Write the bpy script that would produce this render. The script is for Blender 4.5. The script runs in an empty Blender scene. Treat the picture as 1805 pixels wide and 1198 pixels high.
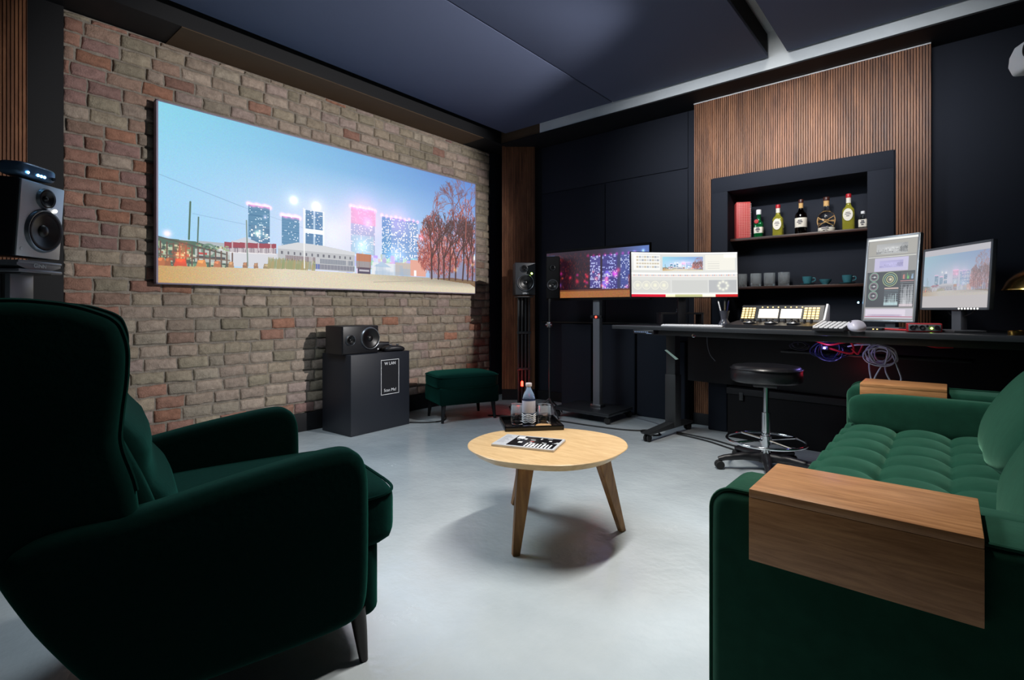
import bpy, bmesh, math, random
import numpy as np
from mathutils import Vector, Matrix, noise
random.seed(7)
rng = np.random.default_rng(3)
C = bpy.context.scene.collection
R = math.radians
PI = math.pi

# ------------------------------------------------------------------ helpers
def lin(c):
    return tuple(((v/255)/12.92 if v/255 <= .04045 else ((v/255+.055)/1.055)**2.4) for v in c)

def tag(o, label=None, cat=None, group=None, kind=None):
    if label: o['label'] = label
    if cat: o['category'] = cat
    if group: o['group'] = group
    if kind: o['kind'] = kind
    return o

def thing(name, label, cat, loc=(0, 0, 0), rot=(0, 0, 0), group=None):
    o = bpy.data.objects.new(name, None)
    o.empty_display_size = .1
    C.objects.link(o)
    o.location = loc
    o.rotation_euler = rot if isinstance(rot, tuple) else (0, 0, rot)
    return tag(o, label, cat, group)

def obj(name, bm, m, parent=None, smooth=True, angle=40, loc=None, rot=None):
    me = bpy.data.meshes.new(name)
    bmesh.ops.recalc_face_normals(bm, faces=bm.faces[:])
    bm.to_mesh(me); bm.free()
    for mm in (m if isinstance(m, (list, tuple)) else [m]):
        me.materials.append(mm)
    if smooth:
        me.shade_smooth()
        me.set_sharp_from_angle(angle=R(angle))
    o = bpy.data.objects.new(name, me)
    C.objects.link(o)
    if parent: o.parent = parent
    if loc: o.location = loc
    if rot: o.rotation_euler = rot
    return o

def struct(name, bm, m, **k):
    o = obj(name, bm, m, **k); o['kind'] = 'structure'; return o

def copy_tree(o, parent=None):
    c = o.copy(); C.objects.link(c)
    if parent: c.parent = parent
    for ch in list(o.children): copy_tree(ch, c)
    return c

def BM(): return bmesh.new()

def merge(bm, tmp, M=None):
    if M is not None: bmesh.ops.transform(tmp, matrix=M, verts=tmp.verts)
    me = bpy.data.meshes.new('tmp'); tmp.to_mesh(me); tmp.free()
    bm.from_mesh(me); bpy.data.meshes.remove(me)

def box(bm, a, b, bev=0., seg=2, M=None, mi=0):
    t = bmesh.new()
    bmesh.ops.create_cube(t, size=1)
    for v in t.verts:
        v.co = Vector([(a[i]+b[i])/2 + v.co[i]*(b[i]-a[i]) for i in range(3)])
    if bev > 0:
        bmesh.ops.bevel(t, geom=t.edges[:], offset=bev, segments=seg, affect='EDGES', profile=.5)
    for f in t.faces: f.material_index = mi
    merge(bm, t, M); return bm

def bx(a, b, bev=0., seg=2, M=None): return box(BM(), a, b, bev, seg, M)

def smooth_closed(pts, n=6):
    out = []; N = len(pts)
    for i in range(N):
        p0, p1, p2, p3 = [np.array(pts[(i+k) % N], float) for k in (-1, 0, 1, 2)]
        for k in range(n):
            t = k/n
            out.append(tuple(.5*((2*p1)+(-p0+p2)*t+(2*p0-5*p1+4*p2-p3)*t*t+(-p0+3*p1-3*p2+p3)*t**3)))
    return out

def smooth_open(pts, n=6):
    P = [np.array(p, float) for p in pts]
    P = [2*P[0]-P[1]]+P+[2*P[-1]-P[-2]]
    out = []
    for i in range(1, len(P)-2):
        p0, p1, p2, p3 = P[i-1:i+3]
        for k in range(n):
            t = k/n
            out.append(tuple(.5*((2*p1)+(-p0+p2)*t+(2*p0-5*p1+4*p2-p3)*t*t+(-p0+3*p1-3*p2+p3)*t**3)))
    out.append(tuple(P[-2]))
    return out

def inset(pts, d):
    """offset an outline inwards in small relaxed steps so that tight corners stay clean"""
    N = len(pts)
    A = sum(pts[i][0]*pts[(i+1) % N][1]-pts[(i+1) % N][0]*pts[i][1] for i in range(N))
    sg = 1 if A > 0 else -1
    P = np.array(pts, float)
    n = max(1, int(math.ceil(d/.003))) if N > 16 else 1
    for _ in range(n):
        e = P-np.roll(P, 1, 0); f = np.roll(P, -1, 0)-P
        e /= np.maximum(np.linalg.norm(e, axis=1, keepdims=True), 1e-9); f /= np.maximum(np.linalg.norm(f, axis=1, keepdims=True), 1e-9)
        nn = np.stack([-(e[:, 1]+f[:, 1]), e[:, 0]+f[:, 0]], -1)
        L = np.linalg.norm(nn, axis=1, keepdims=True); nn = nn/np.maximum(L, 1e-6)
        if N <= 16: nn = nn/np.maximum(L/2, .35)
        P = P+nn*sg*d/n
        if N > 16: P = .84*P+.08*(np.roll(P, 1, 0)+np.roll(P, -1, 0))
    return [tuple(p) for p in P]

def slab(bm, outline, w0, w1, r=.01, seg=4, fn=lambda p, q, w: (p, w, q), bulge=0.):
    """extruded outline with rounded rims"""
    t = bmesh.new(); rings = []
    lev = []
    for k in range(seg+1):
        th = PI/2*k/seg
        lev.append((r*(1-math.sin(th)), w0+r*(1-math.cos(th))))
    lev2 = [(d, w1-(w-w0)) for d, w in reversed(lev)]
    for d, w in lev+lev2:
        ring = [t.verts.new(fn(p[0], p[1], w)) for p in (inset(outline, d) if d > 1e-6 else outline)]
        rings.append(ring)
    N = len(outline)
    for a, b in zip(rings[:-1], rings[1:]):
        for i in range(N):
            t.faces.new((a[i], a[(i+1) % N], b[(i+1) % N], b[i]))
    t.faces.new(rings[0]); t.faces.new(list(reversed(rings[-1])))
    merge(bm, t); return bm

def tube(bm, pts, r, n=8, closed=False, mi=0):
    P = [Vector(p) for p in pts]; N = len(P)
    rr = r if isinstance(r, (list, tuple)) else [r]*N
    tang = []
    for i in range(N):
        if closed: d = P[(i+1) % N]-P[i-1]
        else: d = P[min(i+1, N-1)]-P[max(i-1, 0)]
        tang.append(d.normalized())
    up = Vector((0, 0, 1))
    if abs(tang[0].dot(up)) > .95: up = Vector((1, 0, 0))
    nrm = (up-tang[0]*up.dot(tang[0])).normalized()
    rings = []
    for i in range(N):
        nrm = (nrm-tang[i]*nrm.dot(tang[i]))
        if nrm.length < 1e-6: nrm = tang[i].orthogonal()
        nrm.normalize()
        bn = tang[i].cross(nrm)
        rings.append([bm.verts.new(P[i]+(nrm*math.cos(2*PI*k/n)+bn*math.sin(2*PI*k/n))*rr[i]) for k in range(n)])
    for i in range(N if closed else N-1):
        a, b = rings[i], rings[(i+1) % N]
        for k in range(n):
            f = bm.faces.new((a[k], a[(k+1) % n], b[(k+1) % n], b[k])); f.material_index = mi
    if not closed:
        bm.faces.new(rings[0]).material_index = mi; bm.faces.new(list(reversed(rings[-1]))).material_index = mi
    return bm

def lathe(bm, prof, n=32, M=None, mi=0, close=False):
    t = bmesh.new(); rings = []
    for r_, z in prof:
        if r_ < 1e-6: rings.append([t.verts.new((0, 0, z))])
        else: rings.append([t.verts.new((r_*math.cos(2*PI*k/n), r_*math.sin(2*PI*k/n), z)) for k in range(n)])
    seq = list(zip(rings[:-1], rings[1:]))
    if close: seq.append((rings[-1], rings[0]))
    for a, b in seq:
        for k in range(n):
            k2 = (k+1) % n
            if len(a) == 1 and len(b) == 1: continue
            if len(a) == 1: f = t.faces.new((a[0], b[k2], b[k]))
            elif len(b) == 1: f = t.faces.new((a[k], a[k2], b[0]))
            else: f = t.faces.new((a[k], a[k2], b[k2], b[k]))
            f.material_index = mi
    merge(bm, t, M); return bm

def superbox(bm, c, h, k=5., n=10, M=None, fn=None):
    t = bmesh.new()
    bmesh.ops.create_cube(t, size=2)
    bmesh.ops.subdivide_edges(t, edges=t.edges[:], cuts=n, use_grid_fill=True)
    for v in t.verts:
        p = v.co.copy()
        L = (abs(p.x)**k+abs(p.y)**k+abs(p.z)**k)**(1/k)
        p = p/L
        q = Vector((p.x*h[0], p.y*h[1], p.z*h[2]))
        if fn: q = fn(p, q)
        v.co = q+Vector(c)
    merge(bm, t, M); return bm

def text_bm(s, size, M, extrude=.0006, align='CENTER'):
    cu = bpy.data.curves.new('t', 'FONT'); cu.body = s; cu.size = size; cu.extrude = extrude
    cu.align_x = align; cu.align_y = 'CENTER'; cu.resolution_u = 3
    o = bpy.data.objects.new('t', cu); C.objects.link(o)
    dg = bpy.context.evaluated_depsgraph_get()
    me = bpy.data.meshes.new_from_object(o.evaluated_get(dg))
    bm = BM(); bm.from_mesh(me); bmesh.ops.transform(bm, matrix=M, verts=bm.verts)
    bpy.data.objects.remove(o); bpy.data.curves.remove(cu); bpy.data.meshes.remove(me)
    return bm

FRONT = Matrix.Rotation(PI/2, 4, 'X')       # text facing -y, upright

# ------------------------------------------------------------------ materials
def nt(name):
    m = bpy.data.materials.new(name); m.use_nodes = True
    return m, m.node_tree, m.node_tree.nodes['Principled BSDF']

def mat(name, col, rough=.5, metal=0., spec=.5, emis=None, es=0., noise_s=0, bump=0., var=0., trans=0., ior=1.45, sheen=0., stint=None, coat=0., scale=None):
    m, t, p = nt(name)
    c = lin(col)+(1,)
    p.inputs['Base Color'].default_value = c
    p.inputs['Roughness'].default_value = rough
    p.inputs['Metallic'].default_value = metal
    p.inputs['Specular IOR Level'].default_value = spec
    p.inputs['Transmission Weight'].default_value = trans
    p.inputs['IOR'].default_value = ior
    p.inputs['Coat Weight'].default_value = coat
    if sheen:
        p.inputs['Sheen Weight'].default_value = sheen
        p.inputs['Sheen Roughness'].default_value = .45
        p.inputs['Sheen Tint'].default_value = lin(stint or col)+(1,)
    if emis:
        p.inputs['Emission Color'].default_value = lin(emis)+(1,)
        p.inputs['Emission Strength'].default_value = es
    if noise_s:
        tc = t.nodes.new('ShaderNodeTexCoord'); mp = t.nodes.new('ShaderNodeMapping')
        if scale: mp.inputs['Scale'].default_value = scale
        nz = t.nodes.new('ShaderNodeTexNoise'); nz.inputs['Scale'].default_value = noise_s; nz.inputs['Detail'].default_value = 6
        t.links.new(tc.outputs['Object'], mp.inputs['Vector']); t.links.new(mp.outputs['Vector'], nz.inputs['Vector'])
        if bump:
            b = t.nodes.new('ShaderNodeBump'); b.inputs['Strength'].default_value = bump; b.inputs['Distance'].default_value = .01
            t.links.new(nz.outputs['Fac'], b.inputs['Height']); t.links.new(b.outputs['Normal'], p.inputs['Normal'])
        if var:
            mx = t.nodes.new('ShaderNodeMixRGB')
            mx.inputs[1].default_value = tuple(k*(1-var) for k in c[:3])+(1,)
            mx.inputs[2].default_value = tuple(min(1, k*(1+var)) for k in c[:3])+(1,)
            t.links.new(nz.outputs['Fac'], mx.inputs[0]); t.links.new(mx.outputs[0], p.inputs['Base Color'])
    return m

def wood(name, c1, c2, scale=(1, 12, 12), rough=.45, attr=False, spec=.4, ns=3.):
    m, t, p = nt(name)
    tc = t.nodes.new('ShaderNodeTexCoord'); mp = t.nodes.new('ShaderNodeMapping'); mp.inputs['Scale'].default_value = scale
    nz = t.nodes.new('ShaderNodeTexNoise'); nz.inputs['Scale'].default_value = ns; nz.inputs['Detail'].default_value = 8; nz.inputs['Roughness'].default_value = .65
    nz.inputs['Distortion'].default_value = .6
    rp = t.nodes.new('ShaderNodeValToRGB')
    rp.color_ramp.elements[0].position = .33; rp.color_ramp.elements[1].position = .68
    rp.color_ramp.elements[0].color = lin(c1)+(1,); rp.color_ramp.elements[1].color = lin(c2)+(1,)
    t.links.new(tc.outputs['Object'], mp.inputs['Vector']); t.links.new(mp.outputs['Vector'], nz.inputs['Vector'])
    t.links.new(nz.outputs['Fac'], rp.inputs['Fac'])
    src = rp.outputs['Color']
    if attr:
        at = t.nodes.new('ShaderNodeAttribute'); at.attribute_name = 'Col'
        mx = t.nodes.new('ShaderNodeMixRGB'); mx.blend_type = 'MULTIPLY'; mx.inputs[0].default_value = 1
        t.links.new(src, mx.inputs[1]); t.links.new(at.outputs['Color'], mx.inputs[2]); src = mx.outputs[0]
    t.links.new(src, p.inputs['Base Color'])
    b = t.nodes.new('ShaderNodeBump'); b.inputs['Strength'].default_value = .08; b.inputs['Distance'].default_value = .004
    t.links.new(nz.outputs['Fac'], b.inputs['Height']); t.links.new(b.outputs['Normal'], p.inputs['Normal'])
    p.inputs['Roughness'].default_value = rough; p.inputs['Specular IOR Level'].default_value = spec
    return m

def attr_emit(name, strength, base=.02, rough=.35):
    m, t, p = nt(name)
    at = t.nodes.new('ShaderNodeAttribute'); at.attribute_name = 'Col'
    p.inputs['Base Color'].default_value = (base, base, base, 1); p.inputs['Roughness'].default_value = rough
    t.links.new(at.outputs['Color'], p.inputs['Emission Color']); p.inputs['Emission Strength'].default_value = strength
    return m

def glass(name, col=(255, 255, 255), rough=.02, ior=1.45):
    return mat(name, col, rough, trans=1., ior=ior)

M = {}
M['black_wall'] = mat('black_wall_paint', (32, 36, 46), .8, spec=.25, noise_s=40, bump=.05)
M['black'] = mat('black_paint', (24, 25, 28), .6, spec=.3)
M['dark_metal'] = mat('black_powder_metal', (38, 40, 42), .45, spec=.5, noise_s=300, bump=.02)
M['black_plastic'] = mat('black_plastic', (26, 26, 30), .4, spec=.5)
M['black_matte'] = mat('black_matte', (14, 14, 16), .8, spec=.2)
M['foam'] = mat('dark_acoustic_fabric', (34, 38, 46), .95, spec=.1, noise_s=400, bump=.1)
M['ceiling_fabric'] = mat('ceiling_panel_fabric', (82, 90, 114), .75, spec=.3, noise_s=300, bump=.05)
M['concrete'] = mat('pale_concrete', (206, 212, 216), .8, spec=.3, noise_s=5, bump=.15, var=.15)
M['chrome'] = mat('chrome', (215, 218, 222), .12, metal=1.)
M['steel'] = mat('brushed_steel', (150, 152, 156), .35, metal=1.)
M['silver'] = mat('silver_paint', (150, 154, 160), .35, metal=.6)
M['grey_plastic'] = mat('grey_plastic', (96, 99, 106), .45)
M['white_plastic'] = mat('white_plastic', (225, 226, 230), .35)
M['white_print'] = mat('white_print', (226, 228, 232), .6)
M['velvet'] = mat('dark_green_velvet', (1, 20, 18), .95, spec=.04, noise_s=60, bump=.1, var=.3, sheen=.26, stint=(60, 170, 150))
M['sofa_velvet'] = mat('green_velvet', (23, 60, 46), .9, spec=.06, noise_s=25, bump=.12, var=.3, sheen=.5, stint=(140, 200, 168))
M['tray_wood'] = wood('oak_arm_tray', (150, 100, 60), (196, 142, 94), (2.5, 30, 30), .4)
M['oak'] = wood('oak_table_top', (198, 162, 116), (220, 188, 142), (3, 14, 14), .38)
M['oak_leg'] = wood('oak_leg', (120, 78, 36), (168, 118, 62), (14, 14, 1.5), .45)
M['slat_wood'] = wood('walnut_slats', (100, 62, 42), (156, 106, 74), (8, 8, .9), .5, attr=True)
M['shelf_wood'] = wood('dark_shelf_wood', (44, 26, 22), (70, 42, 34), (1, 12, 12), .4)
M['brass'] = mat('brass', (190, 150, 80), .2, metal=1.)
M['rubber'] = mat('black_rubber', (18, 18, 19), .7)
M['leather'] = mat('black_leather', (22, 22, 26), .32, spec=.6, noise_s=90, bump=.08)
M['glass'] = glass('clear_glass')
M['cut_glass'] = mat('cut_glass', (240, 246, 250), .03, trans=.88)
M['green_glass'] = mat('green_glass', (20, 130, 66), .06, trans=.7)
M['yellow_glass'] = mat('yellow_glass', (215, 208, 80), .06, trans=.7)
M['brown_glass'] = glass('brown_glass', (60, 26, 14))
M['water'] = glass('clear_bottle_plastic', (215, 228, 250), ior=1.33)
M['red'] = mat('red_cover', (190, 70, 70), .5, noise_s=30, var=.1)
M['red_plastic'] = mat('red_plastic', (190, 30, 40), .4)
M['red_led'] = mat('red_led', (255, 30, 20), .4, emis=(255, 30, 20), es=30)
M['blue_led'] = mat('blue_led', (140, 210, 255), .4, emis=(150, 215, 255), es=14)
M['purple_led'] = mat('violet_led', (120, 110, 255), .4, emis=(120, 100, 255), es=40)
M['green_led'] = mat('green_led', (190, 255, 90), .4, emis=(200, 255, 90), es=14)
M['white_led'] = mat('white_led', (255, 255, 245), .4, emis=(255, 250, 235), es=8)
M['warm_key'] = mat('backlit_key', (255, 225, 160), .4, emis=(255, 208, 125), es=1.5)
M['warm_screen'] = mat('warm_lcd', (255, 245, 225), .4, emis=(255, 238, 210), es=1.0)
M['cream'] = mat('bottle_label', (222, 216, 204), .6)
M['ink'] = mat('label_ink', (70, 66, 84), .7)
M['rope'] = mat('raffia', (200, 160, 105), .8)
M['cap_red'] = mat('bottle_cap_red', (170, 26, 36), .4)
M['cap_dark'] = mat('bottle_cap_brown', (62, 30, 24), .4)
M['ceramic'] = mat('teal_ceramic', (58, 112, 124), .2)
M['paper'] = mat('paper', (222, 222, 224), .5)
M['cable_black'] = mat('black_cable', (16, 16, 17), .5)
M['cable_white'] = mat('white_cable', (205, 205, 215), .45)
M['cable_red'] = mat('red_cable', (200, 30, 40), .45)
M['cable_blue'] = mat('blue_cable', (22, 24, 72), .3)
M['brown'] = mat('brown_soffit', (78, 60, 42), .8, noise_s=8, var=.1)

def brick_mat():
    m, t, p = nt('old_bricks')
    at = t.nodes.new('ShaderNodeAttribute'); at.attribute_name = 'Col'
    tc = t.nodes.new('ShaderNodeTexCoord')
    n1 = t.nodes.new('ShaderNodeTexNoise'); n1.inputs['Scale'].default_value = 26; n1.inputs['Detail'].default_value = 8; n1.inputs['Roughness'].default_value = .7
    n2 = t.nodes.new('ShaderNodeTexNoise'); n2.inputs['Scale'].default_value = 120; n2.inputs['Detail'].default_value = 4
    rp = t.nodes.new('ShaderNodeMapRange'); rp.inputs['From Min'].default_value = .3; rp.inputs['From Max'].default_value = .7
    rp.inputs['To Min'].default_value = .66; rp.inputs['To Max'].default_value = 1.22
    mx = t.nodes.new('ShaderNodeMixRGB'); mx.blend_type = 'MULTIPLY'; mx.inputs[0].default_value = 1
    add = t.nodes.new('ShaderNodeMath'); add.operation = 'ADD'
    b = t.nodes.new('ShaderNodeBump'); b.inputs['Strength'].default_value = .5; b.inputs['Distance'].default_value = .012
    L = t.links.new
    L(tc.outputs['Object'], n1.inputs['Vector']); L(tc.outputs['Object'], n2.inputs['Vector'])
    L(n1.outputs['Fac'], rp.inputs['Value']); L(at.outputs['Color'], mx.inputs[1]); L(rp.outputs[0], mx.inputs[2])
    L(mx.outputs[0], p.inputs['Base Color']); L(n1.outputs['Fac'], add.inputs[0]); L(n2.outputs['Fac'], add.inputs[1])
    L(add.outputs[0], b.inputs['Height']); L(b.outputs['Normal'], p.inputs['Normal'])
    p.inputs['Roughness'].default_value = .9; p.inputs['Specular IOR Level'].default_value = .2
    return m
M['brick'] = brick_mat()

def floor_mat():
    m, t, p = nt('epoxy_floor')
    tc = t.nodes.new('ShaderNodeTexCoord')
    n1 = t.nodes.new('ShaderNodeTexNoise'); n1.inputs['Scale'].default_value = 1.6; n1.inputs['Detail'].default_value = 7; n1.inputs['Roughness'].default_value = .6
    n2 = t.nodes.new('ShaderNodeTexNoise'); n2.inputs['Scale'].default_value = 38; n2.inputs['Detail'].default_value = 5
    n3 = t.nodes.new('ShaderNodeTexNoise'); n3.inputs['Scale'].default_value = 5; n3.inputs['Detail'].default_value = 4
    rp = t.nodes.new('ShaderNodeValToRGB')
    rp.color_ramp.elements[0].position = .3; rp.color_ramp.elements[1].position = .7
    rp.color_ramp.elements[0].color = lin((178, 188, 194))+(1,); rp.color_ramp.elements[1].color = lin((200, 209, 214))+(1,)
    mr = t.nodes.new('ShaderNodeMapRange'); mr.inputs['To Min'].default_value = .14; mr.inputs['To Max'].default_value = .34
    b1 = t.nodes.new('ShaderNodeBump'); b1.inputs['Strength'].default_value = .25; b1.inputs['Distance'].default_value = .004
    b2 = t.nodes.new('ShaderNodeBump'); b2.inputs['Strength'].default_value = .25; b2.inputs['Distance'].default_value = .02
    L = t.links.new
    for n in (n1, n2, n3): L(tc.outputs['Object'], n.inputs['Vector'])
    L(n1.outputs['Fac'], rp.inputs['Fac']); L(rp.outputs['Color'], p.inputs['Base Color'])
    L(n1.outputs['Fac'], mr.inputs['Value']); L(mr.outputs[0], p.inputs['Roughness'])
    L(n2.outputs['Fac'], b1.inputs['Height']); L(n3.outputs['Fac'], b2.inputs['Height']); L(b2.outputs['Normal'], b1.inputs['Normal'])
    L(b1.outputs['Normal'], p.inputs['Normal'])
    p.inputs['Specular IOR Level'].default_value = .8; p.inputs['Coat Weight'].default_value = .8; p.inputs['Coat Roughness'].default_value = .14; L(b1.outputs['Normal'], p.inputs['Coat Normal'])
    return m
M['floor'] = floor_mat()

# ------------------------------------------------------------------ painted pictures (shown on the screens)
def lerp(a, b, t): return a+(b-a)*t
class Pic:
    def __init__(s, w, h):
        s.w, s.h = w, h
        s.a = np.zeros((h, w, 3)); y, x = np.mgrid[0:h, 0:w]
        s.x = (x+.5)/w; s.y = (y+.5)/h; s.asp = w/h
    def rect(s, x0, y0, x1, y1, c, al=1.):
        k_ = s.win(x0, y0, x1, y1); A = s.a[k_]
        m = (s.x[k_] >= x0) & (s.x[k_] < x1) & (s.y[k_] >= y0) & (s.y[k_] < y1)
        A[m] = A[m]*(1-al)+np.array(c)*al
    def poly(s, pts, c, al=1.):
        m = np.zeros(s.x.shape, bool); n = len(pts)
        for i in range(n):
            (x0, y0), (x1, y1) = pts[i], pts[(i+1) % n]
            if y0 == y1: continue
            k = ((y0 > s.y) != (y1 > s.y)) & (s.x < (x1-x0)*(s.y-y0)/(y1-y0)+x0)
            m ^= k
        s.a[m] = s.a[m]*(1-al)+np.array(c)*al
    def win(s, x0, y0, x1, y1):
        a = max(0, int(x0*s.w)-2); b = min(s.w, int(x1*s.w)+3); c = max(0, int(y0*s.h)-2); d = min(s.h, int(y1*s.h)+3)
        return (slice(c, max(c, d)), slice(a, max(a, b)))
    def line(s, p, q, w, c, al=1.):
        k_ = s.win(min(p[0], q[0])-w/s.asp, min(p[1], q[1])-w, max(p[0], q[0])+w/s.asp, max(p[1], q[1])+w)
        X, Y = s.x[k_]*s.asp, s.y[k_]
        if X.size == 0: return
        px, py = p[0]*s.asp, p[1]; qx, qy = q[0]*s.asp, q[1]
        dx, dy = qx-px, qy-py; L2 = dx*dx+dy*dy+1e-12
        t = np.clip(((X-px)*dx+(Y-py)*dy)/L2, 0, 1)
        d = np.hypot(X-px-t*dx, Y-py-t*dy)
        k = (np.clip((w-d)/(1./s.h)+.5, 0, 1)*al)[..., None]
        s.a[k_] = s.a[k_]*(1-k)+np.array(c)*k
    def glow(s, x, y, r, c, al=1.):
        d2 = ((s.x-x)*s.asp)**2+(s.y-y)**2
        k = (np.exp(-d2/(r*r))*al)[..., None]
        s.a = s.a+np.array(c)*k*255/255.
    def ring(s, x, y, r, w, c, al=1.):
        d = np.abs(np.hypot((s.x-x)*s.asp, s.y-y)-r)
        k = (np.clip((w-d)*s.h+.5, 0, 1)*al)[..., None]
        s.a = s.a*(1-k)+np.array(c)*k
    def paste(s, o, x0, y0, x1, y1):
        ix0, ix1 = int(x0*s.w), max(int(x0*s.w)+1, int(x1*s.w)); iy0, iy1 = int(y0*s.h), max(int(y0*s.h)+1, int(y1*s.h))
        xs = np.linspace(0, o.w-1, ix1-ix0).astype(int); ys = np.linspace(0, o.h-1, iy1-iy0).astype(int)
        s.a[iy0:iy1, ix0:ix1] = o.a[np.ix_(ys, xs)]
    def fuzz(s, k):
        s.a = s.a+rng.normal(0, k, s.a.shape)

def tower(P, x0, y0, x1, y1, base, lit, nx, ny, dens, seed):
    r = np.random.default_rng(seed)
    P.rect(x0, y0, x1, y1, base)
    for j in range(ny):
        yy = y0+(y1-y0)*(j+.25)/ny
        P.rect(x0, yy, x1, yy+(y1-y0)*.4/ny, np.array(base)*.55+np.array(lit)*.45, .55)
    for i in range(nx):
        for j in range(ny):
            if r.random() < dens:
                cx = x0+(x1-x0)*(i+.5)/nx; cy = y0+(y1-y0)*(j+.5)/ny
                P.rect(cx-(x1-x0)*.4/nx, cy-(y1-y0)*.4/ny, cx+(x1-x0)*.4/nx, cy+(y1-y0)*.4/ny, lit)

def branch(P, x, y, ang, ln, w, c, depth, r):
    x2 = x+math.sin(ang)*ln/P.asp; y2 = y-math.cos(ang)*ln
    P.line((x, y), (x2, y2), w, c)
    if depth > 0:
        for k in range(r.choice([2, 3])):
            branch(P, x2, y2, ang+r.uniform(-.65, .65), ln*r.uniform(.6, .85), w*.65, c, depth-1, r)

def city(w, h):
    P = Pic(w, h); x, y = P.x, P.y
    tl = np.array((128, 206, 228.)); tr = np.array((92, 134, 208.)); ml = np.array((146, 205, 238.)); mr_ = np.array((140, 178, 232.)); hz = np.array((216, 222, 245.))
    top = lerp(tl, tr, x[..., None]); mid = lerp(ml, mr_, x[..., None])
    sky = lerp(top, mid, np.clip(y/.45, 0, 1)[..., None])
    k = np.clip((y-.15)/.4, 0, 1)[..., None]*np.exp(-((x-.47)/.28)**2)[..., None]
    P.a = lerp(sky, hz, k)
    P.fuzz(4)
    P.line((.004, .403), (.182, .517), .0016, (112, 152, 186), .7); P.line((.182, .517), (.335, .597), .0014, (140, 170, 200), .6)
    P.line((.07, .596), (.186, .622), .0014, (112, 152, 186), .6)
    for (x0, y0, x1, y1, base, lit, nx, ny, dn, sd) in [
        (.193, .495, .247, .70, (48, 112, 152), (215, 240, 255), 16, 34, .07, 1),
        (.200, .62, .247, .745, (40, 98, 140), (240, 246, 255), 10, 14, .2, 2),
        (.278, .535, .326, .73, (56, 118, 160), (226, 240, 255), 14, 30, .08, 3),
        (.341, .475, .396, .735, (46, 104, 150), (240, 248, 255), 14, 34, .10, 4),
        (.482, .40, .565, .74, (150, 172, 208), (255, 228, 238), 18, 40, .2, 5),
        (.590, .435, .624, .76, (70, 134, 190), (230, 244, 255), 8, 34, .28, 6),
        (.624, .43, .73, .80, (104, 148, 202), (250, 248, 255), 22, 34, .3, 7)]:
        tower(P, x0, y0, x1, y1, base, lit, nx, ny, dn, sd)
    P.rect(.482, .40, .568, .52, (236, 150, 185), .5); P.rect(.485, .60, .56, .74, (170, 226, 236), .4)
    for x0 in (.340, .395): P.rect(x0-.002, .47, x0+.003, .74, (240, 248, 255), .85)
    P.rect(.341, .60, .396, .63, (250, 252, 255), .9); P.rect(.366, .47, .371, .74, (240, 248, 255), .6)
    for x0, x1, yy in ((.193, .247, .49), (.278, .326, .53), (.482, .565, .395), (.59, .73, .425)):
        for k in range(9):
            P.glow(lerp(x0, x1, k/8), yy+.004*(k % 3), .012, (150, 30, 50))
    for gx, gy, gr, c in [(.31, .423, .022, (120, 105, 70)), (.31, .423, .06, (30, 22, 14)), (.374, .44, .024, (120, 105, 70)), (.374, .44, .07, (36, 22, 26)), (.525, .44, .14, (60, 14, 34)), (.65, .46, .12, (54, 16, 30)), (.42, .62, .14, (20, 16, 22)),
                          (.215, .67, .014, (140, 120, 70)), (.238, .68, .012, (140, 110, 70)), (.22, .665, .03, (70, 66, 50)), (.235, .56, .012, (130, 80, 80)), (.52, .68, .05, (50, 60, 60)), (.54, .50, .03, (90, 40, 60)), (.64, .76, .10, (70, 75, 75))]:
        P.glow(gx, gy, gr, c)
    for k in range(160):
        xx = .45+.27*rng.random(); yy = .72+.13*rng.random(); ww = .004+.016*rng.random()
        c = np.array((186, 206, 226))+rng.normal(0, 28, 3); P.rect(xx, yy, xx+ww, yy+.02+.03*rng.random(), c, .75)
    # low buildings
    P.rect(.08, .75, .14, .89, (168, 176, 182)); P.poly([(.138, .755), (.186, .70), (.235, .74)], (196, 202, 214)); P.rect(.12, .785, .30, .885, (206, 207, 214))
    P.poly([(.138, .741), (.263, .724), (.263, .755), (.138, .778)], (146, 40, 64)); P.poly([(.138, .778), (.263, .752), (.263, .792), (.138, .805)], (232, 226, 228))
    for k in range(46): P.rect(.140+k*.0027, .772-.0004*k, .1414+k*.0027, .80-.0003*k, (88, 66, 90))
    for k in range(4): P.rect(.155+k*.031, .73, .158+k*.031, .775, (206, 190, 196), .8)
    P.poly([(.268, .735), (.32, .70), (.40, .705), (.494, .73), (.494, .875), (.268, .872)], (182, 184, 188)); P.poly([(.268, .735), (.32, .70), (.40, .705), (.494, .73), (.494, .752), (.268, .752)], (206, 208, 212))
    for k in range(13): P.rect(.276+k*.0168, .765, .281+k*.0168, .785, (92, 94, 106))
    P.rect(.288, .79, .372, .825, (92, 60, 72)); P.rect(.385, .795, .488, .83, (84, 100, 122))
    for k in range(60): P.rect(.289+k*.0033, .79, .2902+k*.0033, .83, (206, 204, 206))
    P.rect(.365, .835, .495, .868, (116, 118, 132)); P.rect(.372, .835, .385, .868, (60, 90, 170)); 
    for k in range(26): P.rect(.367+k*.005, .835, .3685+k*.005, .868, (160, 160, 170))
    P.rect(.50, .735, .551, .79, (190, 120, 84)); P.rect(.50, .79, .551, .845, (152, 152, 158)); P.rect(.505, .835, .549, .885, (66, 56, 84)); P.rect(.51, .85, .545, .865, (214, 210, 214), .8)
    for k in range(12): P.rect(.501+k*.0042, .735, .5022+k*.0042, .845, (150, 96, 74), .6)
    P.rect(.556, .79, .64, .88, (226, 230, 236)); P.poly([(.56, .82), (.59, .78), (.625, .82)], (176, 200, 224)); P.rect(.64, .775, .70, .875, (196, 184, 176)); P.rect(.70, .745, .765, .875, (226, 164, 146)); P.rect(.715, .83, .725, .875, (250, 250, 250))
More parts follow.
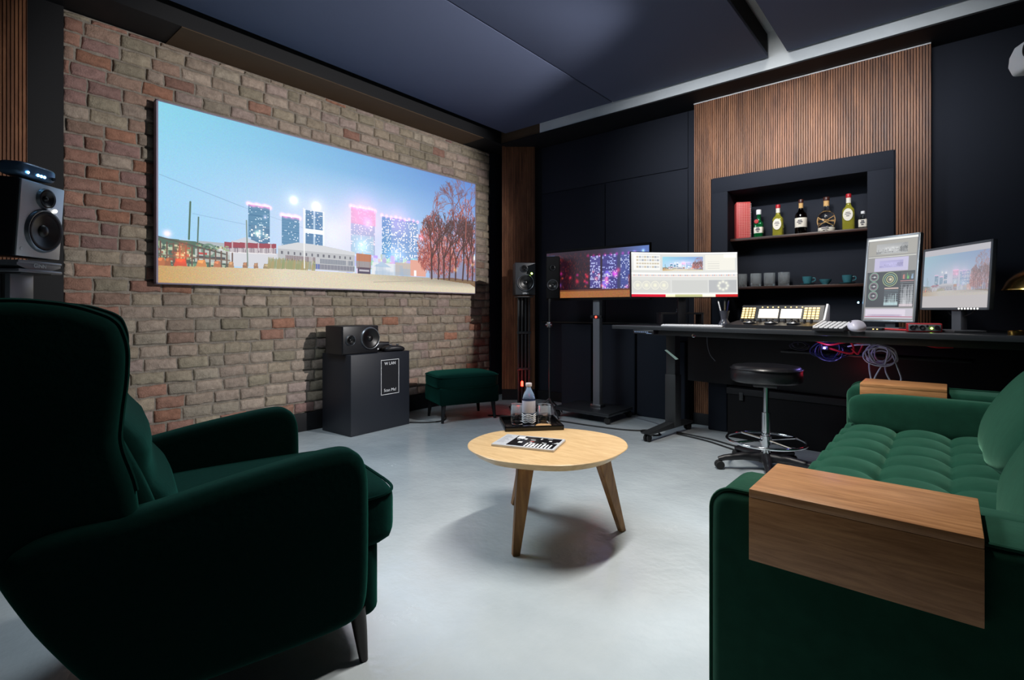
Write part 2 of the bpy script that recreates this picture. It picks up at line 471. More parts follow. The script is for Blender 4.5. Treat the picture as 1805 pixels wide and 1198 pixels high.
    for k in range(30): P.rect(.56+.14*rng.random(), .79+.08*rng.random(), .565+.14*rng.random(), .88, (150, 176, 204), .25)
    # left fence with graffiti and boulders
    P.poly([(0, .75), (.076, .755), (.10, .77), (.15, .82), (.15, .90), (0, .91)], (62, 96, 78))
    for k in range(260):
        xx = .14*rng.random(); yy = .765+.125*rng.random()
        P.rect(xx, yy, xx+.003+.006*rng.random(), yy+.006+.012*rng.random(), np.array(random.choice([(150, 176, 130), (58, 92, 80), (190, 200, 170), (44, 66, 60), (150, 70, 52), (96, 140, 110), (206, 214, 190)])), .85)
    P.rect(.075, .795, .15, .87, (190, 194, 190), .85); P.rect(.078, .835, .14, .85, (56, 60, 66)); P.ring(.104, .80, .035, .006, (96, 128, 110), .9); P.rect(.08, .815, .10, .825, (190, 50, 50))
    P.line((0, .745), (.14, .815), .004, (56, 62, 58))
    for k in range(13):
        xx = .006+k*.0125; P.line((xx, .77+.003*k), (xx, .895), .004, (92, 64, 52))
    P.line((0, .845), (.15, .85), .003, (110, 84, 66))
    for xx, ww, c in [(.006, .02, (176, 98, 50)), (.02, .012, (150, 84, 44)), (.045, .026, (196, 64, 26)), (.088, .022, (206, 130, 66)), (.122, .017, (176, 104, 66)), (.153, .014, (170, 124, 84)), (.186, .013, (150, 104, 74)), (.212, .012, (150, 110, 80)), (.24, .022, (150, 130, 96))]:
        yy = .862-.02*xx; P.poly([(xx-ww*.55, yy+.045), (xx-ww*.35, yy), (xx+ww*.35, yy-.004), (xx+ww*.55, yy+.045)], c); P.poly([(xx-ww*.35, yy+.012), (xx-ww*.2, yy+.002), (xx+ww*.2, yy), (xx+ww*.1, yy+.018)], np.minimum(np.array(c)*1.3, 255))
    P.glow(.048, .84, .035, (110, 20, -10)); P.glow(.019, .725, .02, (120, 40, 30)); P.glow(.05, .79, .03, (80, 10, -10))
    P.rect(.245, .82, .36, .875, (128, 138, 104), .6)
    for k in range(160): xx = .24+.13*rng.random(); P.line((xx, .882), (xx+.002, .81+.04*rng.random()), .0022, (120+60*rng.random(), 146, 96), .8)
    P.line((.065, .531), (.062, .745), .0045, (48, 90, 66)); P.line((.082, .613), (.08, .755), .0035, (58, 94, 78)); P.line((.189, .597), (.192, .877), .0035, (110, 130, 120)); P.line((.338, .467), (.34, .867), .004, (240, 240, 238))
    # ground
    g = (y > .905-.024*np.clip(x/.3, 0, 1)+.02*np.clip((x-.8)/.2, 0, 1))
    gc = lerp(np.array((192, 150, 84.)), np.array((216, 204, 178.)), np.clip(x/.28, 0, 1)[..., None])
    gc = lerp(gc, np.array((164, 154, 136.)), (np.clip((x-.45)/.4, 0, 1)*np.clip((.955-y)/.05, 0, 1))[..., None])
    gc = gc+rng.normal(0, 9, gc.shape)
    P.a[g] = gc[g]
    P.poly([(.80, .885), (.88, .87), (1, .885), (1, .945), (.97, .915), (.9, .905)], (118, 88, 54), .9); P.line((.56, .94), (.75, .91), .002, (150, 140, 124), .7)
    # trees
    r = random.Random(5)
    P.glow(.80, .62, .10, (30, -10, -20)); P.rect(.78, .70, 1, .88, (120, 60, 60), .35)
    for k in range(5200):
        a, b = r.random()*2*PI, r.random()**.55
        cx, cy, rx, ry = r.choice([(.79, .62, .06, .20), (.80, .50, .055, .16), (.84, .72, .06, .14), (.90, .50, .05, .26), (.955, .45, .045, .30), (.975, .62, .03, .24), (.88, .66, .05, .16), (.77, .72, .04, .1)])
        xx = cx+math.cos(a)*b*rx; yy = cy+math.sin(a)*b*ry
        if xx > .998: continue
        c = r.choice([(160, 60, 54), (186, 86, 74), (118, 46, 46), (206, 120, 100), (92, 40, 46), (222, 150, 136), (140, 54, 56)])
        P.line((xx, yy), (xx+r.uniform(-.006, .006), yy+r.uniform(-.03, .03)), .0024, c, .8)
    for xx in (.79, .82, .845, .87, .90, .935, .96, .985):
        branch(P, xx, .885, r.uniform(-.1, .1), .17, .009, (70, 36, 34), 5, r)
    branch(P, .95, .50, .05, .15, .006, (150, 84, 74), 6, r); branch(P, .90, .45, -.25, .12, .005, (120, 60, 58), 6, r); branch(P, .80, .55, -.1, .12, .005, (150, 70, 62), 5, r)
    P.glow(.745, .55, .025, (90, 20, 20)); P.glow(.90, .80, .018, (120, 90, 30)); P.glow(.995, .68, .03, (110, 110, 110)); P.glow(.985, .74, .015, (120, 110, 60))
    return P

def screen_grid(name, pic, w, h, m, parent=None, curve=0., lift=0., gain=1., wash=0.):
    """a flat (or slightly curved) display face carrying the picture, local x right, z up, facing -y"""
    nx, ny = pic.w, pic.h
    xs = np.linspace(-w/2, w/2, nx+1); zs = np.linspace(h/2, -h/2, ny+1)
    X, Zz = np.meshgrid(xs, zs)
    Yy = lift-curve*(X/(w/2))**2
    co = np.stack([X, Yy, Zz], -1).reshape(-1, 3)
    i = np.arange(ny)[:, None]*(nx+1)+np.arange(nx)[None, :]
    q = np.stack([i, i+nx+1, i+nx+2, i+1], -1).reshape(-1, 4)
    me = bpy.data.meshes.new(name)
    me.vertices.add(len(co)); me.vertices.foreach_set('co', co.ravel())
    me.loops.add(q.size); me.loops.foreach_set('vertex_index', q.ravel().astype(np.int32))
    me.polygons.add(len(q)); me.polygons.foreach_set('loop_start', (np.arange(len(q))*4).astype(np.int32))
    me.update(calc_edges=True)
    a = np.clip(pic.a, 0, 255)/255.
    a = a*(1-wash)+wash
    L = np.where(a <= .04045, a/12.92, ((a+.055)/1.055)**2.4)*gain
    col = np.ones((ny*nx, 4)); col[:, :3] = L.reshape(-1, 3)
    at = me.attributes.new('Col', 'FLOAT_COLOR', 'FACE'); at.data.foreach_set('color', col.astype(np.float32).ravel())
    me.materials.append(m)
    o = bpy.data.objects.new(name, me); C.objects.link(o)
    if parent: o.parent = parent
    return o

CITY = city(900, 362)

# ------------------------------------------------------------------ the room
WX = -4.04                       # brick face of the screen wall
WY = 4.47                        # face of the walnut wall
ZS = 2.80                        # soffits
ZP = 2.89                        # underside of the ceiling panels
struct('floor', bx((-4.4, -2.6, -.1), (1.0, 4.9, 0)), M['floor'])
struct('ceiling', bx((-4.4, -2.6, 3.09), (1.0, 4.9, 3.2)), M['concrete'])

def brick_wall():
    bm = BM(); cl = bm.loops.layers.float_color.new('Col')
    def face(vs, c):
        f = bm.faces.new(vs)
        for l in f.loops: l[cl] = c+(1,)
    mortar = lin((146, 138, 128))
    y0, y1, z0, z1 = .62, 4.375, .15, 2.80
    vs = [bm.verts.new(p) for p in ((WX-.012, y0, z0), (WX-.012, y1, z0), (WX-.012, y1, z1), (WX-.012, y0, z1))]
    face(vs, mortar)
    pitch = .0872; row = 0; z = z0
    r = random.Random(11)
    while z < z1-.005:
        zt = min(z+pitch, z1)
        y = y0-.18*r.random()
        while y < y1:
            L = r.choice([.178, .182, .175, .19, .186, .17, .196, .17, .10])
            ya, yb = max(y+r.uniform(.004, .007), y0), min(y+L-r.uniform(.003, .007), y1)
            y += L
            if yb-ya < .025: continue
            zc = (z+zt)/2; yc = (ya+yb)/2
            redness = 1/(1+math.exp((yc-1.12)/.10))*(1/(1+math.exp(-(zc-1.0)/.15)))  # projector spill edge put into brick colour: redder outside it
            pr = .05+.72*redness+(.12 if yc > 3.4 and zc < 1.2 else 0)+(.2 if zc < .3 else 0)
            if r.random() < pr: c = r.choice([(158, 120, 106), (152, 118, 106), (164, 126, 110), (150, 120, 114), (166, 122, 102), (156, 130, 116)])
            else: c = r.choice([(166, 152, 134), (160, 148, 130), (170, 153, 140), (174, 158, 144), (162, 146, 132), (154, 144, 126), (166, 148, 140), (164, 153, 138)])
            s = r.uniform(.93, 1.06); c = lin(tuple(min(255, k*s) for k in c))
            nx, nz = max(2, int((yb-ya)/.028)), 3
            off = r.uniform(-.004, .005); za, zb = z+.006, zt-.007
            tl = r.uniform(-.004, .004)
            def ring(ins, xx):
                out = []
                for i in range(nx+1): out.append((lerp(ya+ins, yb-ins, i/nx), za+ins))
                for j in range(1, nz+1): out.append((yb-ins, lerp(za+ins, zb-ins, j/nz)))
                for i in range(1, nx+1): out.append((lerp(yb-ins, ya+ins, i/nx), zb-ins))
                for j in range(1, nz): out.append((ya+ins, lerp(zb-ins, za+ins, j/nz)))
                res = []
                for (a, b) in out:
                    n_ = noise.noise(Vector((a*31, b*31, row*3.1)))*.008
                    n2 = noise.noise(Vector((a*27+9, b*27, row*1.7)))*.007
                    res.append(bm.verts.new((xx, a+n2, b+n_+tl*(a-yc)/.11)))
                return res
            r1 = ring(0, WX-.012); r2 = ring(.003, WX-.003+off); r3 = ring(.011, WX+.003+off)
            N = len(r1)
            for A, B in ((r1, r2), (r2, r3)):
                for i in range(N): face((A[i], A[(i+1) % N], B[(i+1) % N], B[i]), c)
            face(r3, c)
        z += pitch; row += 1
    return bm
o = struct('wall_left', brick_wall(), M['brick'], angle=60)
struct('wall_left_black', bx((WX-.15, 4.375, 0), (WX+.01, 4.75, 3.09)), M['black_wall'])
o = bpy.data.objects['wall_left_black']; o.name = 'trim_1'
struct('trim_2', bx((WX-.15, .46, 0), (WX+.01, .62, 3.09)), M['black'])
struct('baseboard_left', bx((WX-.15, .62, 0), (WX+.008, 4.375, .15), .004), M['black'])
struct('trim_3', bx((WX-.1, 1.15, 2.80), (-3.735, 3.95, 2.806)), M['brown'])            # soffit underside over the bricks; projector spill put into its brown stretch
struct('trim_4', bx((WX-.1, .0, 2.806), (-3.735, 4.75, 3.09)), M['black'])              # soffit box
struct('trim_5', bx((WX-.3, .46, .0), (WX-.02, 4.4, 3.09)), M['black'])                 # body behind the bricks

def slats(x0, x1, z0, z1, y, pitch, holes=(), depth=.012, seed=1):
    """vertical walnut slats facing -y; holes are (x0,x1,z0,z1)"""
    bm = BM(); cl = bm.loops.layers.float_color.new('Col'); r = random.Random(seed)
    x = x0; tone = 1.; k = 0
    while x < x1-.002:
        if k % 6 == 0: tone = r.uniform(.72, 1.12)
        segs = [(z0, z1)]
        for (hx0, hx1, hz0, hz1) in holes:
            if x+pitch > hx0 and x < hx1:
                segs = [s for a, b in segs for s in ((a, min(b, hz0)), (max(a, hz1), b)) if s[1]-s[0] > .01]
        s = tone*r.uniform(.86, 1.1)
        for a, b in segs:
            t = bm; tc = cl
            xa, xb = x+.0018, min(x+pitch-.0018, x1)
            v = [t.verts.new(p) for p in ((xa, y+depth, a), (xa, y+.0015, a), (xa+.0015, y, a), (xb-.0015, y, a), (xb, y+.0015, a), (xb, y+depth, a))]
            w = [t.verts.new((p.co.x, p.co.y, b)) for p in v]
            fs = [t.faces.new((v[i], v[i+1], w[i+1], w[i])) for i in range(5)]
            fs += [t.faces.new(v), t.faces.new(w)]
            for f in fs:
                for l in f.loops: l[tc] = (s, s, s, 1)
        x += pitch; k += 1
    return bm

NX0, NX1, NZ1 = -1.412, -.444, 1.987          # niche opening
FX0, FX1, FZ1 = -1.538, -.29, 2.113           # outside of its black frame
# back wall: black parts either side of the walnut wall and the carcass round the niche
bm = BM()
box(bm, (-4.2, 4.60, 0), (-1.70, 4.8, 3.09)); box(bm, (-.09, 4.56, 0), (1.0, 4.8, 3.09))
box(bm, (-1.70, WY+.012, FZ1), (-.09, 4.8, 3.09)); box(bm, (-1.70, WY+.012, 0), (NX0, 4.8, FZ1)); box(bm, (NX1, WY+.012, 0), (-.09, 4.8, FZ1))
box(bm, (NX0, 4.73, .6), (NX1, 4.8, FZ1)); box(bm, (NX0, 4.50, 0), (NX1, 4.8, .62)); box(bm, (NX0, WY+.012, NZ1), (NX1, 4.8, FZ1))
struct('wall_back', bm, M['black_wall'], smooth=False)
struct('wall_back_slats', slats(-1.70, -.09, .10, 2.79, WY, .0163, [(FX0, FX1, 0, FZ1)]), M['slat_wood'], smooth=False)
bpy.data.objects['wall_back_slats'].name = 'trim_6'
struct('trim_7', bx((-1.70, WY-.006, 2.787), (-.09, WY+.02, 2.797)), M['white_plastic'])        # pale edge profile above the slats
bm = BM()
box(bm, (FX0, WY-.012, NZ1), (FX1, WY+.02, FZ1), .002); box(bm, (FX0, WY-.012, .1), (NX0, WY+.02, NZ1), .002); box(bm, (NX1, WY-.012, .1), (FX1, WY+.02, NZ1), .002)
struct('trim_8', bm, M['black_wall'])                                                     # niche frame
struct('trim_9', bx((-1.705, WY-.005, 0), (-.085, WY+.05, .10), .003), M['black'])
bm = BM()                                                                                 # flush panels of the black wall left of the slats
for (a, b, z0, z1) in [(-3.45, -2.655, .87, 2.27), (-2.645, -1.80, .87, 2.27), (-3.45, -1.80, 2.28, 2.79)]:
    box(bm, (a, 4.588, z0), (b, 4.61, z1), .003)
struct('trim_10', bm, M['black_wall'])
bm = BM()
box(bm, (-3.45, 4.575, .855), (-1.80, 4.61, .868), .002)
struct('trim_11', bm, M['dark_metal'])
struct('baseboard_back', bx((-3.5, 4.57, 0), (-1.71, 4.61, .10), .003), M['black'])
# corner bass trap: diagonal walnut panel
A_, B_ = Vector((-3.765, 4.275, 0)), Vector((-3.487, 4.512, 0)); dv = (B_-A_); ln = dv.length; an = math.atan2(dv.y, dv.x)
o = struct('trim_12', slats(0, ln, .12, 2.80, 0, .0163, seed=5), M['slat_wood'], smooth=False, loc=(A_.x, A_.y, 0), rot=(0, 0, an))
struct('trim_13', bx((0, .012, 0), (ln, .05, 2.80)), M['black'], loc=(A_.x, A_.y, 0), rot=(0, 0, an))
struct('trim_14', bx((.002, -.002, 0), (ln-.002, .012, .12)), M['black'], loc=(A_.x, A_.y, 0), rot=(0, 0, an))
# near left end of the screen wall: walnut slats
o = struct('trim_15', slats(0, 2.4, .0, 3.05, 0, .0163, seed=9), M['slat_wood'], smooth=False, loc=(WX+.012, -1.94, 0), rot=(0, 0, PI/2))
struct('trim_16', bx((WX-.2, -2.6, 0), (WX-.001, .46, 3.09)), M['black'])
# beam along the back wall, pale concrete with a black underside
struct('trim_17', bx((-3.2, 4.22, 2.806), (1.0, 4.9, 3.09)), M['concrete'])
struct('trim_18', bx((-3.735, 4.215, 2.795), (1.0, 4.9, 2.806)), M['black'])
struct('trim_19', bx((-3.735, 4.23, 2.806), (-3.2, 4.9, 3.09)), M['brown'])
struct('wall_right', bx((.95, -2.6, 0), (1.05, 4.9, 3.09)), M['black_wall'])

# ceiling panels hung below the concrete
for (x0, x1, lab) in [(-3.64, -2.347, 'wide dark fabric ceiling panel nearest the brick wall'), (-2.337, -1.034, 'dark fabric ceiling panel in the middle of the ceiling'), (-.904, .9, 'dark fabric ceiling panel right of the open ceiling slot')]:
    t = thing('ceiling_panel', lab, 'ceiling panel', ((x0+x1)/2, 2., ZP), group='ceiling panels')
    w = (x1-x0)/2
    obj('fabric_face', bx((-w, -4., 0), (w, 2.19, .03), .004), M['ceiling_fabric'], t)
    obj('panel_edge', bx((-w+.002, -3.99, .03), (w-.002, 2.185, .17)), M['black_matte'], t)

# ------------------------------------------------------------------ projection screen
t = thing('projection_screen', 'wide projection screen on the brick wall showing a city at dusk', 'screen', (-3.97, 2.573, 1.774), (0, 0, PI/2))
M['screen'] = attr_emit('projected_picture', 1.0, .05, .6)
screen_grid('picture', CITY, 2.985, 1.20, M['screen'], t)
bm = BM()
box(bm, (-1.4985, .002, -.606), (1.4985, .03, .606)); 
for s in (-1, 1):
    box(bm, (s*1.4935-.006, -.004, -.606), (s*1.4935+.006, .05, .606), .002); box(bm, (-1.4995, -.004, s*.602-.005), (1.4995, .05, s*.602+.005), .002)
obj('frame', bm, mat('screen_frame', (150, 140, 160), .5), t)
obj('mount', bx((-1.2, .03, -.4), (1.2, .064, .4)), M['black'], t)

# ------------------------------------------------------------------ armchair
chair = thing('armchair', 'dark green velvet wing armchair seen from behind in the left foreground', 'armchair', (-1.635, .625, 0), R(77))
V = M['velvet']
arm_o = [(-.25, .155), (.23, .155), (.283, .20), (.287, .40), (.285, .555), (.268, .605), (.23, .633), (.15, .63), (-.05, .602), (-.22, .57), (-.32, .572), (-.38, .565), (-.425, .54), (-.445, .495), (-.425, .445), (-.385, .36), (-.32, .25)]
wing_o = [(-.215, .51), (-.225, .62), (-.255, .715), (-.250, .78), (-.242, .85), (-.240, .92), (-.258, .978), (-.33, 1.008), (-.41, 1.018), (-.50, 1.012), (-.555, .985), (-.545, .88), (-.50, .68), (-.455, .52), (-.435, .46), (-.33, .44)]
def dense(pts, n=5, it=3):
    P = [np.array(p, float) for p in pts]
    for _ in range(it):
        P = [q for i in range(len(P)) for q in (.8*P[i]+.2*P[(i+1) % len(P)], .2*P[i]+.8*P[(i+1) % len(P)])]
    return [tuple(p) for p in P]
def rrect(x0, x1, z0, z1, r, n=8):
    out = []
    for cx, cz, a0 in ((x1-r, z1-r, 0), (x0+r, z1-r, 90), (x0+r, z0+r, 180), (x1-r, z0+r, 270)):
        for k in range(n+1):
            a = R(a0+90*k/n); out.append((cx+r*math.cos(a), cz+r*math.sin(a)))
    return out
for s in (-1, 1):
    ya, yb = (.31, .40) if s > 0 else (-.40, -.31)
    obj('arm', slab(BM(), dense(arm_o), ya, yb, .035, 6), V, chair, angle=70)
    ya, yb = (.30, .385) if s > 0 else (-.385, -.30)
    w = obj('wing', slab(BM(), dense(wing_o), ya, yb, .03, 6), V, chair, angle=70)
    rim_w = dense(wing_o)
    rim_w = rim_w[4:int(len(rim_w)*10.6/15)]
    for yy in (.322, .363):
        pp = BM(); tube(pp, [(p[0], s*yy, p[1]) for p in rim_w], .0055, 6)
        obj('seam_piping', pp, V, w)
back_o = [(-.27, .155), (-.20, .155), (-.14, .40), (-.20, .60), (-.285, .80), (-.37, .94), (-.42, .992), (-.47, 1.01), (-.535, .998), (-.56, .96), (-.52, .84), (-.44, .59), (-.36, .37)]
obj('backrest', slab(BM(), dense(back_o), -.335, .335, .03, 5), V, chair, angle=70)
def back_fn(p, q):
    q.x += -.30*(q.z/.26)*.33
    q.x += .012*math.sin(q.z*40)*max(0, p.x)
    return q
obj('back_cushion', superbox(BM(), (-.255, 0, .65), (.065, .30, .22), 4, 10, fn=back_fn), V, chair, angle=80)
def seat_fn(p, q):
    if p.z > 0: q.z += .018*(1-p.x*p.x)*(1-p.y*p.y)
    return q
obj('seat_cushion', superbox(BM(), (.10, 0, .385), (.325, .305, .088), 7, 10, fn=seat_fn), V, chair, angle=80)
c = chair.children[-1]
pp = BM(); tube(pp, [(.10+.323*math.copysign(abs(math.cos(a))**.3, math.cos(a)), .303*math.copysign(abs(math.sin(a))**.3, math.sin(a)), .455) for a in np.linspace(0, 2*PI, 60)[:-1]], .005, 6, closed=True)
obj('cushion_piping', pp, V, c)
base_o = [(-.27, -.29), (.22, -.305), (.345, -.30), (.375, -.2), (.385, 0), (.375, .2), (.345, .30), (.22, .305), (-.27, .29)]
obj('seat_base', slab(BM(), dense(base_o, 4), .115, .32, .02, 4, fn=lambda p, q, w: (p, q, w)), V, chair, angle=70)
for (x, y, dx, dy) in [(.285, -.29, .015, -.012), (.285, .29, .015, .012), (-.2, -.27, -.07, -.01), (-.2, .27, -.07, .01)]:
    b = BM(); tube(b, [(x, y, .15), (x+dx*.5, y+dy*.5, .08), (x+dx, y+dy, 0)], [.024, .019, .012], 14)
    obj('leg', b, mat('dark_wood_leg', (22, 16, 14), .4), chair)

# ------------------------------------------------------------------ sofa
sofa = thing('sofa', 'green velvet sofa with tufted bench seat in the right foreground', 'sofa', (-.02, 2.31, 0))
SV = M['sofa_velvet']
def SY(y): return y-2.31
def SX(x): return x+.02
arm_s = rrect(SX(-.415), SX(.44), .05, .597, .05)
for (a, b, inn) in ((1.185, 1.385, 1), (3.233, 3.433, -1)):
    ao = obj('arm', slab(BM(), arm_s, SY(a), SY(b), .022, 5), SV, sofa, angle=70)
    ac = (b+.075) if inn > 0 else (a-.075)
    def arm_fn(p, q):
        return q
    co = obj('arm_cushion', superbox(BM(), (SX(-.01), SY(ac), .485), (.385, .05, .095), 4.5, 10), SV, sofa, angle=80)
    pp = BM(); yy = SY(a)+.012 if inn > 0 else SY(b)-.012
    tube(pp, [(p[0]*1.002, yy, p[1]+.002) for p in arm_s], .004, 6, closed=True)
    obj('arm_piping', pp, SV, ao)
# tufted seat
def sofa_seat():
    bm = BM(); x0, x1, y0, y1 = -.42, .24, 1.31, 3.31
    nx, ny = 66, 190
    px, py = .197, .182
    V_ = {}
    for i in range(nx+1):
        for j in range(ny+1):
            u, v = i/nx, j/ny
            x = lerp(x0, x1, u); y = lerp(y0, y1, v)
            gx = abs(math.sin(PI*(x+.386)/px)); gy = abs(math.sin(PI*(y-1.31)/py))
            z = .40+.036*(gx**.5*.35+.65*gx**.5*gy**.45)
            d = math.hypot(((x+.386+px/2) % px)-px/2, ((y-1.31+py/2) % py)-py/2)
            z -= .018*math.exp(-(d/.028)**2)
            z += .004*noise.noise(Vector((x*9, y*9, 0)))
            e = min((x-x0)/.06, 1); z -= .05*(1-math.sqrt(max(0, 1-(1-e)**2)))
            V_[i, j] = bm.verts.new((SX(x), SY(y), z))
    for i in range(nx):
        for j in range(ny): bm.faces.new((V_[i, j], V_[i+1, j], V_[i+1, j+1], V_[i, j+1]))
    # front, ends, underside
    low = {}
    def lowv(i, j):
        if (i, j) not in low:
            c = V_[i, j].co; low[i, j] = bm.verts.new((c.x+(.01 if i == 0 else 0), c.y, .27))
        return low[i, j]
    rim = [(i, 0) for i in range(nx)]+[(nx, j) for j in range(ny)]+[(i, ny) for i in range(nx, 0, -1)]+[(0, j) for j in range(ny, 0, -1)]
    for a, b in zip(rim, rim[1:]+rim[:1]): bm.faces.new((V_[a], V_[b], lowv(*b), lowv(*a)))
    bm.faces.new([lowv(*r_) for r_ in rim])
    return bm
st = obj('seat_cushion', sofa_seat(), SV, sofa, angle=80)
for i, x in enumerate((-.386, -.189, .008)):
    pass
obj('seat_base', bx((SX(-.39), SY(1.30), .09), (SX(.44), SY(3.32), .28), .015), SV, sofa)
obj('backrest', slab(BM(), dense([(.27, .09), (.47, .09), (.485, .3), (.485, .66), (.45, .71), (.40, .70), (.33, .5)], 4), SY(1.20), SY(3.42), .02, 4, fn=lambda p, q, w: (p+.02, w, q)), SV, sofa, angle=70)
for (yc) in (1.80, 2.80):
    def cfn(p, q):
        q.x += (p.z)*.10
        q.x -= .035*(1-p.y*p.y)*(1-p.z*p.z) if p.x < 0 else 0
        n = noise.noise(Vector((q.x*4, (q.y+yc)*5, q.z*5)))
        return q+Vector((n*.012, 0, n*.008))
    obj('back_cushion', superbox(BM(), (SX(.275), SY(yc), .60), (.105, .49, .20), 3.2, 12, fn=cfn), SV, sofa, angle=80)
for x in (-.40, .38):
    for y in (1.25, 3.37):
        b = BM(); tube(b, [(SX(x), SY(y), .06), (SX(x), SY(y), 0)], [.022, .016], 12)
        obj('leg', b, mat('sofa_leg', (30, 22, 18), .4), sofa)

def arm_tray(name, label, y0, y1, x0, x1, inner=False):
    t = thing(name, label, 'arm tray', ((x0+x1)/2, (y0+y1)/2, .60), group='wooden sofa arm trays')
    w, d = (x1-x0)/2, (y1-y0)/2
    obj('tray_top', bx((-w, -d, 0), (w, d, .018), .002), M['tray_wood'], t)
    obj('side_panel', bx((-w, -d, -.06 if inner else -.133), (w, -d+.016, 0), .001), M['tray_wood'], t)
    obj('side_panel', bx((-w, d-.016, -.13 if inner else -.06), (w, d, 0), .001), M['tray_wood'], t)
    return t
arm_tray('arm_tray', 'oak tray folded over the near sofa arm in the right foreground', 1.165, 1.405, -.325, .046)
arm_tray('arm_tray', 'oak tray on the far sofa arm below the desk cables', 3.213, 3.453, -.352, -.005, True)

# ------------------------------------------------------------------ coffee table and what stands on it
TC = (-1.36, 1.83)
out = [(-1.647, 1.66), (-1.56, 1.555), (-1.45, 1.512), (-1.346, 1.502), (-1.20, 1.555), (-1.098, 1.632), (-1.034, 1.76), (-1.026, 1.90), (-1.06, 2.03), (-1.165, 2.14), (-1.33, 2.16), (-1.50, 2.10), (-1.62, 1.97), (-1.675, 1.82)]
out = [(x-TC[0], y-TC[1]) for x, y in out]
table = thing('coffee_table', 'low oak coffee table with rounded organic top on three splayed legs', 'table', (TC[0], TC[1], 0))
def top_fn(p, q, w):
    return (p, q, w)
def table_top():
    bm = BM(); o = smooth_closed(out, 8)
    rings = []
    for d, z in [(.05, .374), (.035, .376), (.006, .402), (.001, .406), (.0, .408), (.003, .410)]:
        rings.append([bm.verts.new((p[0], p[1], z)) for p in inset(o, d)])
    N = len(o)
    for a, b in zip(rings[:-1], rings[1:]):
        for i in range(N): bm.faces.new((a[i], a[(i+1) % N], b[(i+1) % N], b[i]))
    bm.faces.new(rings[0]); bm.faces.new(list(reversed(rings[-1])))
    return bm
obj('table_top', table_top(), M['oak'], table, angle=30)
def tleg(top, bot, ang, w0=.072, w1=.030):
    bm = BM(); rows = []
    for f in (0, 1):
        z = lerp(.376, 0, f); c = (lerp(top[0], bot[0], f)-TC[0], lerp(top[1], bot[1], f)-TC[1])
        hw, hd = lerp(w0, w1, f)/2, lerp(.034, .026, f)/2
        ca, sa = math.cos(ang), math.sin(ang)
        rows.append([bm.verts.new((c[0]+ca*a-sa*b, c[1]+sa*a+ca*b, z)) for a, b in ((-hw, -hd), (hw, -hd), (hw, hd), (-hw, hd))])
    for i in range(4): bm.faces.new((rows[0][i], rows[0][(i+1) % 4], rows[1][(i+1) % 4], rows[1][i]))
    bm.faces.new(rows[0]); bm.faces.new(rows[1])
    bmesh.ops.bevel(bm, geom=bm.edges[:], offset=.002, segments=2, affect='EDGES')
    return bm
obj('leg', tleg((-1.335, 1.665), (-1.345, 1.612), R(55)), M['oak_leg'], table)
obj('leg', tleg((-1.135, 1.93), (-1.127, 2.10), R(75)), M['oak_leg'], table)
obj('leg', tleg((-1.53, 1.92), (-1.705, 2.03), R(-30)), M['oak_leg'], table)
bm = BM()
for e in ((-1.335, 1.665), (-1.135, 1.93), (-1.53, 1.92)):
    p = Vector((e[0]-TC[0], e[1]-TC[1])); a = math.atan2(p.y, p.x)
    box(bm, (0, -.02, .345), (p.length, .02, .376), .002, M=Matrix.Rotation(a, 4, 'Z'))
obj('under_frame', bm, M['oak_leg'], table)

tr_c = (-1.625, 2.065)
tray = thing('serving_tray', 'square black tray on the coffee table holding bottle and glasses', 'tray', (tr_c[0], tr_c[1], .410), R(48))
bm = BM(); w, d = .145, .125
box(bm, (-w, -d, 0), (w, d, .006), .001)
for (a, b) in (((-w, -d, .002), (w, -d+.007, .024)), ((-w, d-.007, .002), (w, d, .024)), ((-w, -d, .002), (-w+.007, d, .024)), ((w-.007, -d, .002), (w, d, .024))): box(bm, a, b, .0015)
obj('tray_body', bm, mat('black_lacquer', (14, 14, 15), .18, spec=.6), tray); 
def glass_thing(name, label, loc, group):
    t = thing(name, label, 'glass', loc, group=group)
    prof = [(0, .0), (.031, .0), (.034, .004), (.035, .05), (.036, .098), (.0345, .0985), (.0335, .095), (.032, .05), (.030, .014), (0, .011)]
    obj('tumbler', lathe(BM(), prof, 32), M['glass'], t, angle=50)
    return t
ZT = .4165
glass_thing('drinking_glass', 'clear tumbler left of the water bottle on the black tray', (-1.685, 2.035, ZT), 'tumblers on the tray')
glass_thing('drinking_glass', 'clear tumbler right of the water bottle on the black tray', (-1.575, 2.115, ZT), 'tumblers on the tray')
bt = thing('water_bottle', 'small clear water bottle with white wave label on the black tray', 'bottle', (-1.612, 2.035, ZT))
prof = [(0, 0), (.029, 0), (.033, .004), (.033, .02), (.031, .026), (.033, .032), (.033, .13), (.030, .15), (.022, .172), (.014, .188), (.0125, .192), (.0125, .196)]
obj('bottle_body', lathe(BM(), prof+[(0, .196)], 32), M['water'], bt, angle=50)
obj('cap', lathe(BM(), [(0, .196), (.015, .196), (.016, .199), (.016, .211), (.014, .2135), (0, .2135)], 24), mat('clear_cap', (225, 215, 220), .25, spec=.6), bt)
obj('label', lathe(BM(), [(.0335, .068), (.0337, .069), (.0337, .126), (.0335, .127)], 32), mat('pale_bottle_label', (206, 208, 226), .4), bt)
bm = BM()
for k in range(5):
    z0 = .022+k*.009; pts = [(.0345*math.cos(a), .0345*math.sin(a), z0+.003*math.sin(a*5)) for a in np.linspace(0, 2*PI, 49)[:-1]]
    tube(bm, pts, .0022, 6, closed=True)
obj('wave_stripes', bm, mat('white_stripes', (236, 238, 242), .4), bt)
o = obj('coaster', lathe(BM(), [(0, 0), (.038, 0), (.040, .002), (.040, .006), (.038, .008), (0, .008)], 32), mat('cork', (196, 156, 110), .7, noise_s=90, var=.25), loc=(-1.538, 2.06, ZT))
tag(o, 'round cork coaster at the front of the black tray', 'coaster')
